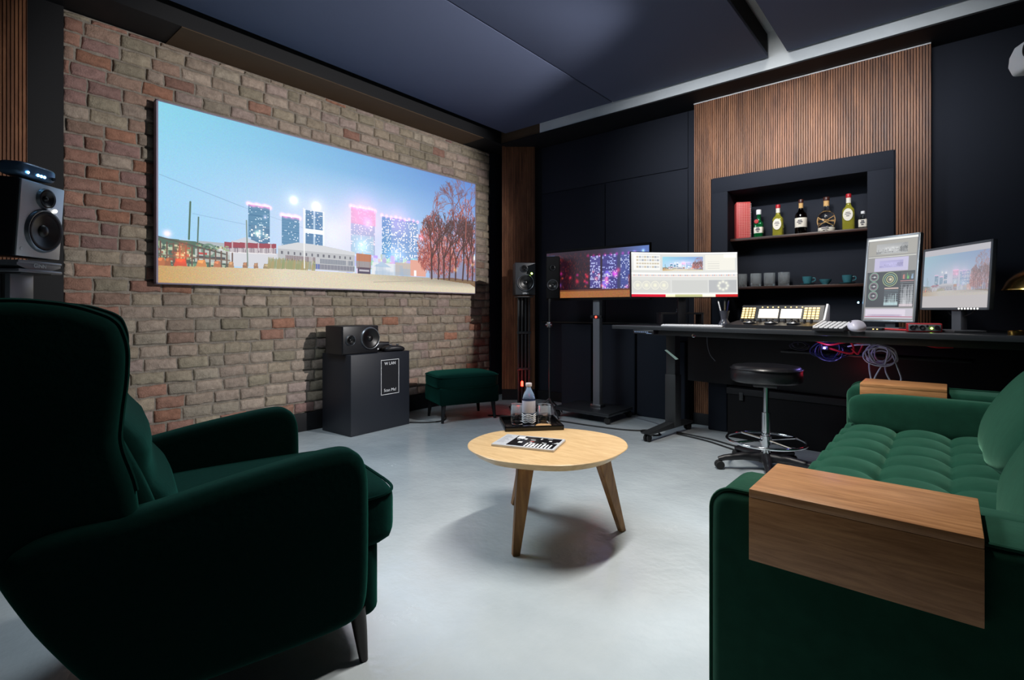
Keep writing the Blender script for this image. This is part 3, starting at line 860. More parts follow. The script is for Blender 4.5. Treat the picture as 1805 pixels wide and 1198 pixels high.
mag = thing('magazine', 'black and white picture magazine lying on the coffee table', 'magazine', (-1.405, 1.775, .410), R(19))
obj('pages', bx((-.14, -.094, 0), (.14, .094, .010), .001), M['paper'], mag)
def cover():
    P = Pic(150, 100); P.a[:] = (196, 198, 204); r = np.random.default_rng(4)
    P.rect(.22, .06, .97, .94, (20, 20, 24))
    for k in range(26): xx = .22+.7*r.random(); yy = .06+.8*r.random(); P.rect(xx, yy, min(xx+.02+.07*r.random(), .97), yy+.03+.1*r.random(), [(235,)*3, (120, 122, 126), (16, 16, 18), (190, 192, 196)][r.integers(4)])
    for k in range(8): P.rect(.5+k*.055, .62, .53+k*.055, .93, (238, 238, 240))
    P.rect(.25, .1, .36, .3, (244, 244, 244)); P.rect(.52, .45, .58, .5, (190, 60, 50)); 
    for k in range(9): P.rect(.03, .1+k*.08, .03+.1*r.random()+.05, .12+k*.08, (110, 112, 118))
    return P
M['print'] = None
def attr_print(name, rough=.25):
    m, t, p = nt(name); at = t.nodes.new('ShaderNodeAttribute'); at.attribute_name = 'Col'
    t.links.new(at.outputs['Color'], p.inputs['Base Color']); p.inputs['Roughness'].default_value = rough; return m
o = screen_grid('cover', cover(), .278, .186, attr_print('glossy_cover'), mag)
o.rotation_euler = (-PI/2, 0, 0); o.location = (0, 0, .0104)

# ------------------------------------------------------------------ plinth by the brick wall
pl = thing('plinth', 'black box plinth by the brick wall carrying a loudspeaker', 'plinth', (-3.80, 2.55, 0), R(3))
obj('cabinet_body', bx((-.17, -.30, .0), (.22, .30, .64), .004), mat('black_laminate', (27, 31, 40), .5), pl)
sg = thing('wireless_sign', 'black sign with white border and lettering on the plinth front', 'sign', (-3.5785, 2.643, .435), (0, 0, R(93)))
obj('sign_panel', bx((-.095, 0, -.145), (.095, .002, .145)), mat('sign_black', (20, 22, 28), .5), sg, smooth=False)
bm = BM()
for (a, b) in (((-.093, -.145), (.093, -.141)), ((-.093, .141), (.093, .145)), ((-.095, -.145), (-.091, .145)), ((.091, -.145), (.095, .145))): box(bm, (a[0], -.0012, a[1]), (b[0], .001, b[1]))
obj('border', bm, M['white_print'], sg, smooth=False)
obj('lettering', text_bm('W LAN', .036, Matrix.Translation((0, -.001, .112)) @ FRONT), M['white_print'], sg, smooth=False)
obj('lettering', text_bm('Scan Me!', .036, Matrix.Translation((0, -.001, -.110)) @ FRONT), M['white_print'], sg, smooth=False)

def speaker_body(t, w, h, d, face, body, horiz=False, woof=.0, twe=.0, wc=(0, 0), tc=(0, 0)):
    obj('cabinet', bx((-w/2, 0, 0), (w/2, d, h), .008, 3), body, t)
    f = obj('front_baffle', bx((-w/2+.004, -.008, .004), (w/2-.004, .002, h-.004), .004, 2), face, t)
    for nm, r, c in (('woofer', woof, wc), ('tweeter', twe, tc)):
        Mx = Matrix.Translation((c[0], -.008, c[1])) @ FRONT
        rimm = obj(nm, lathe(BM(), [(0, .012), (.14*r, .011), (.27*r, .006), (.30*r, .002), (.74*r, .010), (.80*r, .013), (.9*r, .012), (.95*r, .0)], 40, Mx), mat('speaker_cone', (12, 12, 14), .35), t)
        obj('trim_ring', lathe(BM(), [(.92*r, 0), (.93*r, .012), (.98*r, .014), (1.04*r, .008), (1.06*r, 0)], 40, Mx), mat('ring_grey', (120, 124, 130), .3, metal=.7), rimm)

def ring_detail(t, r, c, m):
    pass
s1 = thing('loudspeaker', 'black studio loudspeaker lying on its side on the plinth', 'loudspeaker', (-3.64, 2.40, .64), R(92))
speaker_body(s1, .345, .228, .235, M['black_plastic'], M['black_plastic'], woof=.088, twe=.042, wc=(.085, .122), tc=(-.105, .115))
ld = obj('badge', lathe(BM(), [(0, .001), (.007, .001), (.007, 0)], 16, Matrix.Translation((.165, -.009, .03)) @ FRONT), M['white_print'], s1)
cm = thing('game_controller', 'black handheld device lying beside the loudspeaker on the plinth', 'device', (-3.66, 2.735, .64), R(80))
def dev_fn(p, q):
    q.z -= .012*abs(p.x)**2
    return q
obj('shell', superbox(BM(), (0, 0, .027), (.10, .055, .025), 3, 8, fn=dev_fn), M['black_plastic'], cm)
for q in ((-.03, -.01, 0), (.04, 0, 0)): obj('thumb_stick', lathe(BM(), [(0, .06), (.012, .06), (.014, .056), (.008, .05), (.008, .04)], 16, Matrix.Translation(q)), M['grey_plastic'], cm)
b2 = thing('device_box', 'small black box behind the handheld device on the plinth', 'box', (-3.82, 2.70, .64), R(92))
obj('case', bx((-.07, -.06, 0), (.07, .06, .075), .006), M['black_plastic'], b2); obj('lid_rim', bx((-.071, -.061, .058), (.071, .061, .064), .002), M['grey_plastic'], b2)

# ------------------------------------------------------------------ pouf
pf = thing('pouf', 'dark green velvet footstool with short legs by the brick wall', 'footstool', (-3.46, 3.36, 0), R(68))
def pf_fn(p, q):
    if p.z > 0: q.z += .012*(1-p.x**2)*(1-p.y**2)
    return q
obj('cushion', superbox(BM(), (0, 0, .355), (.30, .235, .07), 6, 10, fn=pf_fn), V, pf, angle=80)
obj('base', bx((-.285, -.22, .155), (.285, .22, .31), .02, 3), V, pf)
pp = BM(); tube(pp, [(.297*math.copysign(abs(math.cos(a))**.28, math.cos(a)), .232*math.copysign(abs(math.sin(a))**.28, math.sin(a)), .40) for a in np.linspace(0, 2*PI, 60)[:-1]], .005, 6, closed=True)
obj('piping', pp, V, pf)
for sx in (-1, 1):
    for sy in (-1, 1):
        b = BM(); tube(b, [(sx*.24, sy*.175, .16), (sx*.255, sy*.185, 0)], [.022, .012], 12); obj('leg', b, M['black'], pf)

# ------------------------------------------------------------------ loudspeakers on stands
def stand(t, h, n=4, base=.13):
    bm = BM()
    obj('foot_plate', bx((-base, -base, 0), (base, base, .018), .004), M['dark_metal'], t)
    for i in range(n):
        x = lerp(-.055, .055, i/(n-1)); b = BM(); tube(b, [(x, 0, .016), (x, 0, h-.01)], .011, 10); obj('pole', b, M['dark_metal'], t)
    obj('back_spine', bx((-.045, .012, .016), (.045, .03, h-.012), .003), M['black_matte'], t)
    for z in (.36*h, .68*h): obj('cross_brace', bx((-.07, -.016, z-.012), (.07, .016, z+.012), .003), M['dark_metal'], t)
    obj('top_plate', bx((-.08, -.09, h-.012), (.08, .09, h), .003), M['dark_metal'], t)

cs = thing('speaker_stand', 'black four pole speaker stand in front of the corner slat panel', 'stand', (-3.235, 4.005, 0), R(50))
stand(cs, 1.13)
s2 = thing('loudspeaker', 'small dark loudspeaker on a stand in the corner by the slat panel', 'loudspeaker', (-3.20, 3.985, 1.14), R(47))
speaker_body(s2, .205, .325, .20, M['grey_plastic'].copy() if False else mat('dark_baffle', (48, 50, 54), .4), M['black_plastic'], woof=.082, twe=.036, wc=(.0, .125), tc=(-.012, .262))
lm = obj('power_light', lathe(BM(), [(0, .006), (.008, .003), (.009, 0)], 16, Matrix.Translation((.062, -.009, .215)) @ FRONT), M['green_led'], s2)
obj('logo', text_bm('GINN', .022, Matrix.Translation((0, -.009, .018)) @ FRONT), M['white_print'], s2, smooth=False)

rl = thing('red_light', 'small red glowing lamp at the foot of the corner speaker stand', 'lamp', (-3.14, 3.86, .26), 0)
lathe_b = lathe(BM(), [(0, .05), (.006, .048), (.011, .04), (.011, .0), (0, 0)], 16)
obj('bulb', lathe_b, M['red_led'], rl)
b = BM(); tube(b, smooth_open([(0, 0, 0), (0, .005, -.1), (-.02, .03, -.24)], 6), .004, 6); obj('lead', b, M['cable_black'], rl)

ms = thing('clamp_stand', 'thin black pole stand holding a dark loudspeaker left of the television', 'stand', (-2.87, 3.94, 0))
b = BM(); tube(b, [(0, 0, 0.03), (0, 0, 1.10)], .010, 10); obj('pole', b, M['dark_metal'], ms)
for k in range(3):
    a = R(90+120*k); b = BM(); tube(b, [(0, 0, .16), (.2*math.cos(a), .2*math.sin(a), .008)], .008, 8); obj('leg', b, M['dark_metal'], ms)
bm = BM(); box(bm, (-.02, -.02, .83), (.02, .02, .88), .004); tube(bm, [(-.035, -.01, .855), (.035, -.01, .855)], .009, 10); tube(bm, [(.0, -.03, .84), (.0, .0, .84)], .008, 10)
obj('clamp', bm, M['steel'], ms)
s3 = thing('loudspeaker', 'plain black loudspeaker in silhouette at the left edge of the television', 'loudspeaker', (-2.845, 3.955, 1.10), R(32))
speaker_body(s3, .125, .40, .14, M['black_matte'], M['black_matte'], woof=.05, twe=.024, wc=(0, .13), tc=(0, .29))

LA = 134
ls = thing('speaker_stand', 'metal speaker stand behind the armchair at the left edge', 'stand', (-3.14, .32, 0), R(LA))
stand(ls, 1.165)
obj('bracket', bx((-.06, -.03, 1.0), (.06, .03, 1.16), .006), M['silver'], ls)
LA = 134
LROT = (R(4), 0, R(LA))
s4 = thing('loudspeaker', 'silver fronted loudspeaker on a stand at the left edge by brick wall', 'loudspeaker', (-3.09, .385, 1.225), LROT)
speaker_body(s4, .235, .335, .26, mat('silver_baffle', (222, 226, 230), .42, metal=.75), M['black_plastic'], woof=.092, twe=.044, wc=(.012, .125), tc=(.008, .268))
obj('badge', lathe(BM(), [(0, .001), (.007, .001), (.007, 0)], 16, Matrix.Translation((-.092, -.009, .035)) @ FRONT), M['white_print'], s4)
obj('power_light', lathe(BM(), [(0, .006), (.006, .003), (.007, 0)], 16, Matrix.Translation((.07, -.009, .225)) @ FRONT), M['white_led'], s4)
bm = BM(); box(bm, (-.115, -.02, 0), (.115, .2, .014), .004); box(bm, (-.115, -.018, .04), (.115, -.006, .052), .003)
slab(bm, [(-.115, .05), (-.115, .03), (-.06, .012), (.06, .012), (.115, .03), (.115, .05)], -.012, .2, .001, 2)
Mb = (Matrix.Translation((-3.14, .32, 0)) @ Matrix.Rotation(R(LA), 4, 'Z')).inverted() @ Matrix.Translation((-3.09, .385, 1.160)) @ Matrix.Rotation(R(LA), 4, 'Z')
o = obj('desk_base', bm, M['silver'], ls); o.matrix_local = Mb
obj('logo', text_bm('GINN', .026, Matrix.Translation((0, -.0135, .031)) @ FRONT), M['white_print'], o, smooth=False)
ai = thing('streaming_box', 'small blue lit device lying on top of the silver fronted loudspeaker', 'device', (-3.08, .38, 1.562), (R(4), 0, R(LA)))
def sb_fn(p, q): return q
obj('case', superbox(BM(), (-.02, .02, .038), (.10, .055, .032), 4.5, 8), mat('blue_grey_metal', (90, 120, 150), .3, metal=.5), ai)
for k, x in enumerate((-.085, -.035, -.018, -.001)): obj('status_light', lathe(BM(), [(0, .003), (.005, .002), (.006, 0)], 12, Matrix.Translation((x, -.036, .024)) @ FRONT), M['blue_led'], ai)
obj('knob', lathe(BM(), [(0, .008), (.007, .008), (.008, 0)], 16, Matrix.Translation((.045, -.034, .026)) @ FRONT), M['black_plastic'], ai)

# ------------------------------------------------------------------ television on a rolling stand
tv = thing('television', 'large television on a wheeled floor stand showing red lit towers at night', 'television', (-2.495, 4.12, 0))
obj('panel_housing', bx((-.55, 0, 1.085), (.55, .035, 1.575), .003), M['black_matte'], tv)
def tvpic():
    P = Pic(300, 122); x, y = P.x, P.y
    P.a = lerp(np.array((50, 26, 52.)), np.array((86, 116, 190.)), np.clip((x-.55)/.4, 0, 1)[..., None])
    P.a = lerp(P.a, np.array((40, 16, 30.)), np.exp(-((x-.25)/.22)**2)[..., None])
    tower(P, .46, .13, .56, .8, (70, 60, 140), (200, 205, 255), 10, 24, .3, 21)
    tower(P, .58, .12, .72, .85, (60, 50, 130), (180, 190, 255), 12, 24, .3, 22)
    tower(P, .75, .15, .86, .85, (60, 70, 150), (200, 210, 255), 10, 22, .3, 23)
    r = random.Random(8)
    for k in range(900):
        xx = r.random()*.45; yy = .05+.75*r.random()
        P.line((xx, yy), (xx+r.uniform(-.01, .01), yy+r.uniform(-.06, .06)), .004, r.choice([(60, 20, 26), (96, 30, 34), (30, 12, 16), (130, 44, 40), (24, 10, 18)]), .9)
    for k in range(26):
        P.glow(.12+.75*r.random(), .45+.35*r.random(), .02+.04*r.random(), r.choice([(150, 20, 40), (160, 60, 30), (130, 20, 90), (90, 70, 180)]))
    for k in range(9): P.glow(.44+.055*k, .12, .03, (110, 0, 70))
    P.glow(.6, .72, .1, (80, 60, 120)); P.glow(.87, .12, .03, (90, 120, 200)); P.glow(.95, .1, .03, (120, 150, 200))
    P.rect(.82, .55, .95, .83, (110, 46, 60), .7)
    P.rect(0, .83, 1, 1, (176, 110, 60)); P.a[(y > .83)] += rng.normal(0, 12, P.a[(y > .83)].shape); P.rect(0, .83, 1, .86, (110, 60, 40))
    P.rect(0, .06, .09, .26, (80, 120, 170), .6)
    return P
o = screen_grid('display', tvpic(), 1.085, .44, attr_emit('television_picture', .85), tv); o.location = (0, -.001, 1.33)
obj('column', bx((-.035, .035, .09), (.035, .09, 1.30), .004), M['grey_plastic'], tv)
obj('base_plate', bx((-.33, -.19, .065), (.26, .26, .095), .006), mat('tv_base', (46, 48, 52), .3, metal=.3), tv)
obj('collar', bx((-.055, .02, .095), (.055, .11, .12), .004), M['steel'], tv)
obj('standby_light', lathe(BM(), [(0, .006), (.007, .003), (.009, 0)], 12, Matrix.Translation((0, .03, .93)) @ FRONT), M['red_led'], tv)
obj('light_bar', bx((-.06, .03, .915), (.06, .05, .945), .003), M['black'], tv)
for (x, y) in ((-.30, -.16), (.23, -.16), (-.30, .23), (.23, .23)):
    b = BM(); lathe(b, [(0, -.012), (.027, -.012), (.031, -.008), (.031, .008), (.027, .012), (0, .012)], 20, Matrix.Translation((x, y, .031)) @ Matrix.Rotation(PI/2, 4, 'X'))
    cst = obj('caster', b, M['rubber'], tv); b = BM(); tube(b, [(x, y, .031), (x, y, .068)], .01, 8); obj('fork', b, M['dark_metal'], cst)

# ------------------------------------------------------------------ desk
DZ = .875
desk = thing('standing_desk', 'black height adjustable desk along the walnut wall carrying the monitors', 'desk', (-.9, 3.9, 0), R(-7))
def DL(x, y):
    v = Matrix.Rotation(R(7), 4, 'Z') @ Vector((x+.9, y-3.9, 0)); return v.x, v.y
dt = slab(BM(), [(-1.12, -.37), (1.55, -.37), (1.55, .38), (-1.12, .38)], DZ-.03, DZ, .003, 2, fn=lambda p, q, w: (p, q, w))
obj('desk_top', dt, mat('desk_laminate', (44, 46, 50), .35, spec=.55), desk, angle=30)
obj('frame_beam', bx((-.90, -.22, DZ-.075), (1.5, -.16, DZ-.03), .003), M['dark_metal'], desk)
for lx in (-.80, 1.47):
    lg = obj('leg', bx((lx-.04, -.03, .06), (lx+.04, .05, DZ-.03), .004), M['dark_metal'], desk)
    obj('leg_sleeve', bx((lx-.046, -.036, .06), (lx+.046, .056, .48), .004), M['dark_metal'], lg)
    ft = obj('foot', slab(BM(), [(-.40, .07), (-.36, .075), (-.05, .10), (.08, .10), (.27, .075), (.28, .065), (.26, .055), (-.38, .055)], lx-.035, lx+.035, .004, 2, fn=lambda p, q, w: (w, p, q)), M['dark_metal'], desk)
    for y in (-.36, .24):
        b = BM()
        for s in (-1, 1): lathe(b, [(0, -.009), (.024, -.009), (.028, -.005), (.028, .005), (.024, .009), (0, .009)], 18, Matrix.Translation((lx+s*.014, y, .028)) @ Matrix.Rotation(PI/2, 4, 'Y'))
        obj('caster', b, M['rubber'], ft)
bm = BM(); slab(bm, [(-.93, DZ-.03), (-.93, DZ-.07), (-.90, DZ-.075), (-.62, DZ-.045), (-.60, DZ-.03)], -.1, -.02, .002, 2)
obj('bracket', bm, M['dark_metal'], desk)
cp = obj('control_panel', bx((-.92, -.375, DZ-.062), (-.74, -.30, DZ-.03), .006), M['black_plastic'], desk)
bm = BM()
for k in range(7): box(bm, (-.905+k*.018, -.378, DZ-.05), (-.893+k*.018, -.374, DZ-.043))
box(bm, (-.80, -.378, DZ-.058), (-.755, -.374, DZ-.054))
obj('buttons', bm, mat('panel_marks', (130, 150, 185), .4), cp)
obj('modesty_panel', bx((-.83, .30, .40), (1.3, .315, DZ-.06), .002), M['black'], desk)
obj('cable_trough', bx((.0, .05, .70), (1.0, .22, .715), .003), M['dark_metal'], desk)
hk = obj('hook', lathe(BM(), [(0, .01), (.012, .008), (.014, 0)], 16, Matrix.Translation((-.42, -.372, DZ-.06)) @ FRONT), M['chrome'], desk)

def monitor(name, label, loc, th, w, h, tilt, pic, strength, frame_m, cur=0., bez=.012, stand_h=.1, stand_m=None, wash=0., dep=.03, base=(.11, .09), neck_w=.03):
    """loc = point on the desk; lower edge of the display at stand_h"""
    t = thing(name, label, 'monitor', loc, R(th), group=None)
    hd = bpy.data.objects.new('display_head', None)
    Mt = Matrix.Translation((0, 0, stand_h)) @ Matrix.Rotation(-R(tilt), 4, 'X')
    b = BM()
    if cur:
        n = 24
        for k in range(n):
            xa, xb = lerp(-w/2-bez, w/2+bez, k/n), lerp(-w/2-bez, w/2+bez, (k+1)/n); xm = (xa+xb)/2
            box(b, (xa-.0005, -cur*(xm/(w/2))**2+.003, -bez), (xb+.0005, -cur*(xm/(w/2))**2+dep, h+bez))
        box(b, (-w/2-bez, -cur-.002, -bez*1.2), (-w/2-.001, -cur+.02, h+bez)); box(b, (w/2+.001, -cur-.002, -bez*1.2), (w/2+bez, -cur+.02, h+bez))
    else:
        box(b, (-w/2-bez, .0015, -bez), (w/2+bez, dep, h+bez), .003)
        for (p, q) in (((-w/2-bez, -bez), (-w/2, h+bez)), ((w/2, -bez), (w/2+bez, h+bez)), ((-w/2-bez, -bez), (w/2+bez, 0)), ((-w/2-bez, h), (w/2+bez, h+bez))):
            box(b, (p[0], -.004, p[1]), (q[0], .01, q[1]), .0015)
    bmesh.ops.transform(b, matrix=Mt, verts=b.verts)
    ho = obj('housing', b, frame_m, t)
    d = screen_grid('display', pic, w, h, attr_emit(name+'_picture', strength, rough=.4), t, curve=cur, wash=wash)
    d.matrix_local = Mt @ Matrix.Translation((0, -.0005, h/2))
    sm = stand_m or frame_m
    obj('neck', bx((-neck_w, dep+.0, .01), (neck_w, dep+.035, stand_h+h*.45), .003), sm, t)
    obj('stand_base', slab(BM(), smooth_closed([(-base[0], -base[1]), (base[0], -base[1]), (base[0], base[1]), (-base[0], base[1])], 1), 0, .012, .003, 2, fn=lambda p, q, w_: (p, q+dep, w_)), sm, t)
    return t

def ui_pic():
    P = Pic(330, 138); P.a[:] = (214, 215, 212)
    P.rect(0, 0, 1, .03, (250, 250, 250)); P.rect(.02, .05, .28, .40, (236, 236, 232))
    for i in range(9):
        for j in range(4):
            P.rect(.05+i*.025, .08+j*.075, .07+i*.025, .12+j*.075, [(200, 190, 170), (170, 176, 186), (205, 206, 208)][(i*j+i) % 3])
    P.rect(.285, .05, .30, .40, (210, 212, 210))
    P.paste(CITY, .305, .10, .69, .42); P.a[int(.10*138):int(.42*138), int(.305*330):int(.69*330)] = P.a[int(.10*138):int(.42*138), int(.305*330):int(.69*330)]*.75+55
    P.rect(.71, .05, .98, .40, (232, 230, 220)); P.rect(.88, .04, .99, .12, (255, 252, 236))
    for j in range(4): P.rect(.73, .20+j*.05, .84, .212+j*.05, (208, 206, 200))
    P.rect(0, .46, 1, .50, (240, 240, 238)); 
    for k in range(60): P.rect(.02+k*.016, .50, .03+k*.016, .53, [(200, 150, 140), (190, 196, 200), (230, 200, 190), (160, 170, 190)][k % 4])
    P.rect(0, .53, 1, .545, (250, 236, 232)); P.rect(0, .56, 1, .60, (214, 214, 210))
    P.rect(.0, .62, .38, .90, (206, 206, 202)); P.rect(.39, .62, .73, .90, (200, 201, 198)); P.rect(.74, .62, .99, .90, (178, 180, 182))
    for k in range(4): P.ring(.06+k*.085, .74, .09, .008, (230, 228, 215)); P.glow(.06+k*.085, .74, .05, (30, 28, 10))
    for k in range(8):
        a = k*PI/4; P.glow(.87+.05*math.cos(a)/1.2, .75+.09*math.sin(a), .03, (60, 58, 40))
    P.rect(0, .925, 1, .955, (255, 255, 255))
    P.rect(.0, .945, .33, 1, (214, 20, 50)); P.rect(.33, .945, .42, 1, (250, 240, 200)); P.rect(.42, .945, .68, 1, (190, 190, 140)); P.rect(.68, .945, .8, 1, (255, 240, 220)); P.rect(.8, .945, 1, 1, (200, 24, 30))
    return P
mon1 = monitor('ultrawide_monitor', 'curved ultrawide monitor with bright editing timeline at the desk end', (-1.575, 3.925, DZ), 40.25, .82, .345, 2, ui_pic(), 1.15, M['black_plastic'], cur=.03, bez=.006, stand_h=.222, base=(.12, .10))
def scope_pic():
    P = Pic(150, 262); P.a[:] = (150, 148, 146); g = 1.75
    P.rect(0, 0, 1, .028, (255, 255, 250)); P.rect(.02, .035, .98, .215, (172, 168, 160))
    P.paste(CITY, .18, .075, .82, .20); A = P.a[int(.075*262):int(.2*262), int(.18*150):int(.82*150)]; A[:] = (A.mean(-1, keepdims=True)*.55+80)
    P.rect(.02, .225, .98, .235, (215, 213, 205)); P.rect(.16, .245, .84, .41, (202, 196, 226)); 
    P.paste(CITY, .27, .28, .74, .37); A = P.a[int(.28*262):int(.37*262), int(.27*150):int(.74*150)]; A[:] = A.mean(-1, keepdims=True)*.25+np.array((140, 134, 178.))
    P.rect(.02, .415, .98, .845, (66, 68, 74))
    for k in range(3):
        for q, c in ((.052, (170, 220, 190)), (.04, (200, 160, 180))): P.ring(.17, .475+k*.115, q, .0028, c)
        P.line((.12, .475+k*.115), (.22, .475+k*.115), .0015, (210, 220, 215)); P.glow(.18, .475+k*.115, .012, (150, 150, 150))
    for q, c in ((.082, (190, 210, 150)), (.06, (150, 200, 170)), (.038, (230, 225, 160))): P.ring(.5, .51, q, .0035, c)
    P.glow(.51, .51, .022, (170, 160, 120))
    P.rect(.40, .612, .68, .625, (220, 190, 180)); 
    for k in range(7): P.rect(.40, .64+k*.022, .68, .644+k*.022, (130, 150, 160))
    r = random.Random(3)
    for k in range(60): xx = .41+.26*r.random(); P.line((xx, .81), (xx, .81-.13*r.random()**2), .0018, (205, 225, 225), .8)
    P.rect(.40, .785, .68, .825, (196, 224, 228), .8)
    P.rect(.72, .43, .97, .515, (80, 84, 84))
    for k, c in enumerate([(214, 130, 120), (110, 190, 110), (150, 180, 214)]):
        for q in range(9): P.line((.755+k*.08+.004*q, .51), (.755+k*.08+.004*q, .51-.07*r.random()), .002, c)
    P.rect(.71, .53, .97, .54, (210, 150, 150))
    for k in range(10): P.rect(.71, .555+k*.026, .97, .558+k*.026, (150, 152, 156))
    for k in range(70): xx = .73+.23*r.random(); P.line((xx, .83), (xx, .83-.27*r.random()), .0016, (220, 222, 226), .7)
    P.rect(.71, .805, .97, .84, (226, 210, 216), .8)
    P.rect(.02, .86, .98, .98, (208, 202, 214)); P.rect(.04, .875, .84, .95, (232, 222, 236)); P.rect(.02, .955, .98, .962, (190, 90, 120))
    for k in range(40): P.rect(.05+.75*r.random(), .93, .06+.75*r.random(), .955, (196, 180, 206), .3)
    return P
mon2 = monitor('portrait_monitor', 'upright portrait monitor showing measuring scopes and round dials', (-.296, 4.02, DZ), -25.4, .292, .53, 6.5, scope_pic(), .85, M['silver'], bez=.012, stand_h=.057, base=(.1, .09), stand_m=M['grey_plastic'])
def small_pic():
    P = Pic(220, 150); P.a[:] = (208, 206, 210)
    P.paste(CITY, .0, .10, 1, .80); P.a = P.a*.42+np.array((120, 119, 124.))
    P.rect(0, .0, 1, .10, (206, 205, 212)); P.rect(0, .80, 1, 1, (208, 203, 204))
    return P
mon3 = monitor('desk_monitor', 'grey framed monitor at the right desk end showing the skyline', (.015, 3.76, DZ), -54.8, .475, .335, 3.3, small_pic(), .8, M['grey_plastic'], bez=.013, stand_h=.135, dep=.02, base=(.1, .08), neck_w=.034)
bm = BM()
for k in range(7): lathe(bm, [(0, .002), (.0035, .001), (.004, 0)], 10, Matrix.Translation((.055+k*.021, -.0055, .129)) @ FRONT)
obj('button_light', bm, M['white_led'], mon3)
o = obj('indicator_light', lathe(BM(), [(0, .004), (.005, .002), (.006, 0)], 12, Matrix.Translation((-.176, -.004, .17)) @ FRONT), M['blue_led'], mon2)
b = BM(); tube(b, smooth_open([(-.12, .06, .14), (-.05, .03, .095), (.05, .035, .09), (.12, .06, .14)], 8), .003, 6); obj('monitor_cable', b, M['cable_black'], mon3)

kb = thing('keyboard', 'slim white keyboard lying in front of the ultrawide monitor', 'keyboard', (-1.43, 3.735, DZ), R(8))
obj('body', bx((-.215, -.06, 0), (.215, .06, .010), .003), M['white_plastic'], kb)
kmesh = BM()
for j in range(5):
    for i in range(20): box(kmesh, (-.208+i*.021, -.055+j*.022, .009), (-.190+i*.021, -.036+j*.022, .014), .001, 1)
obj('keys', kmesh, M['white_plastic'], kb)

pcx, pcy = -1.222, 3.79
pc = thing('pen_cup', 'clear waisted pen holder beside the keyboard', 'pen cup', (pcx, pcy, DZ))
obj('cup', lathe(BM(), [(0, 0), (.042, 0), (.044, .005), (.036, .03), (.024, .05), (.024, .062), (.034, .11), (.036, .115), (.033, .113), (.021, .062), (.021, .05), (.0, .045)], 28), mat('smoked_plastic', (60, 62, 72), .2, spec=.6), pc)
for k, (dx, dy, m, lab) in enumerate([(-.035, .0, 'white_plastic', 'white pen leaning left in the pen holder'), (.022, .01, 'cable_blue', 'dark blue pen leaning right in the pen holder'), (.006, -.012, 'steel', 'metal pencil standing upright in the pen holder')]):
    t = thing('pen', lab, 'pen', (pcx+dx*.2, pcy+dy*.2, DZ+.052), group='pens in the holder')
    b = BM(); tube(b, [(0, 0, 0), (dx*.2, dy*.2, .012), (dx, dy, .13)], [.0015, .0045, .0045], 8); obj('barrel', b, M[m], t)
    b = BM(); tube(b, [(dx, dy, .13), (dx*1.06, dy*1.06, .138)], [.004, .003], 8); obj('pen_end', b, M['black_plastic'], t)

# grading console
gc = thing('grading_console', 'black colour grading console with backlit keys and two small displays', 'console', (-.885, 3.735, DZ), R(-9))
obj('deck', slab(BM(), [(-.12, 0), (.13, 0), (.13, .05), (.05, .045), (-.12, .022)], -.275, .275, .003, 2, fn=lambda p, q, w: (w, p, q)), M['black_plastic'], gc)
hd = obj('display_hood', slab(BM(), [(.05, .04), (.13, .04), (.135, .15), (.115, .155), (.095, .15)], -.255, .275, .003, 2, fn=lambda p, q, w: (w, p, q)), M['black_plastic'], gc)
SL = Matrix.Translation((0, .05, .045)) @ Matrix.Rotation(R(-23), 4, 'X')
for k, (xa, xb) in enumerate([(-.13, .0), (.015, .145)]):
    o = obj('console_display', bx((xa, -.004, .022), (xb, .0, .088), .001, M=SL), M['warm_screen'], gc)
for xa in (-.245, .16):
    bm = BM()
    for i in range(4):
        for j in range(5): box(bm, (xa+i*.024, -.005, .018+j*.017), (xa+.017+i*.024, -.001, .030+j*.017), .001, M=SL)
    obj('backlit_keys', bm, M['warm_key'], gc)
bm = BM()
for x in (-.115, -.08, -.045, -.01, .035, .07, .105, .14): box(bm, (x, -.004, .098), (x+.008, -.001, .105), .001, M=SL)
obj('soft_keys', bm, M['warm_key'], gc)
for k in range(12):
    x = -.22+k*.04; obj('knob', lathe(BM(), [(0, .022), (.007, .022), (.008, .018), (.009, 0)], 14, Matrix.Translation((x, .025, .042))), M['black_plastic'], gc)
for k in range(3):
    x = -.14+k*.14; b_ = obj('trackball_ring', lathe(BM(), [(.026, .0), (.04, 0), (.042, .006), (.040, .010), (.028, .008)], 28, Matrix.Translation((x, -.045, .032))), M['steel'], gc)
    obj('trackball', lathe(BM(), [(0, .026), (.012, .023), (.021, .014), (.025, .003), (.025, 0)], 24, Matrix.Translation((x, -.045, .032))), M['black_plastic'], b_)
ck = obj('side_cheek', slab(BM(), [(-.12, .0), (.13, 0), (.138, .15), (.11, .16), (.05, .06), (-.12, .026)], .276, .29, .003, 2, fn=lambda p, q, w: (w, p, q)), M['white_plastic'], gc)
wb = thing('white_box', 'small white box behind the left end of the console', 'box', (-1.10, 3.97, DZ), R(-9))
obj('carton', bx((-.05, -.03, 0), (.05, .03, .10), .002), M['white_plastic'], wb); obj('flap_line', bx((-.051, -.0305, .07), (.051, .0305, .072)), M['grey_plastic'], wb)

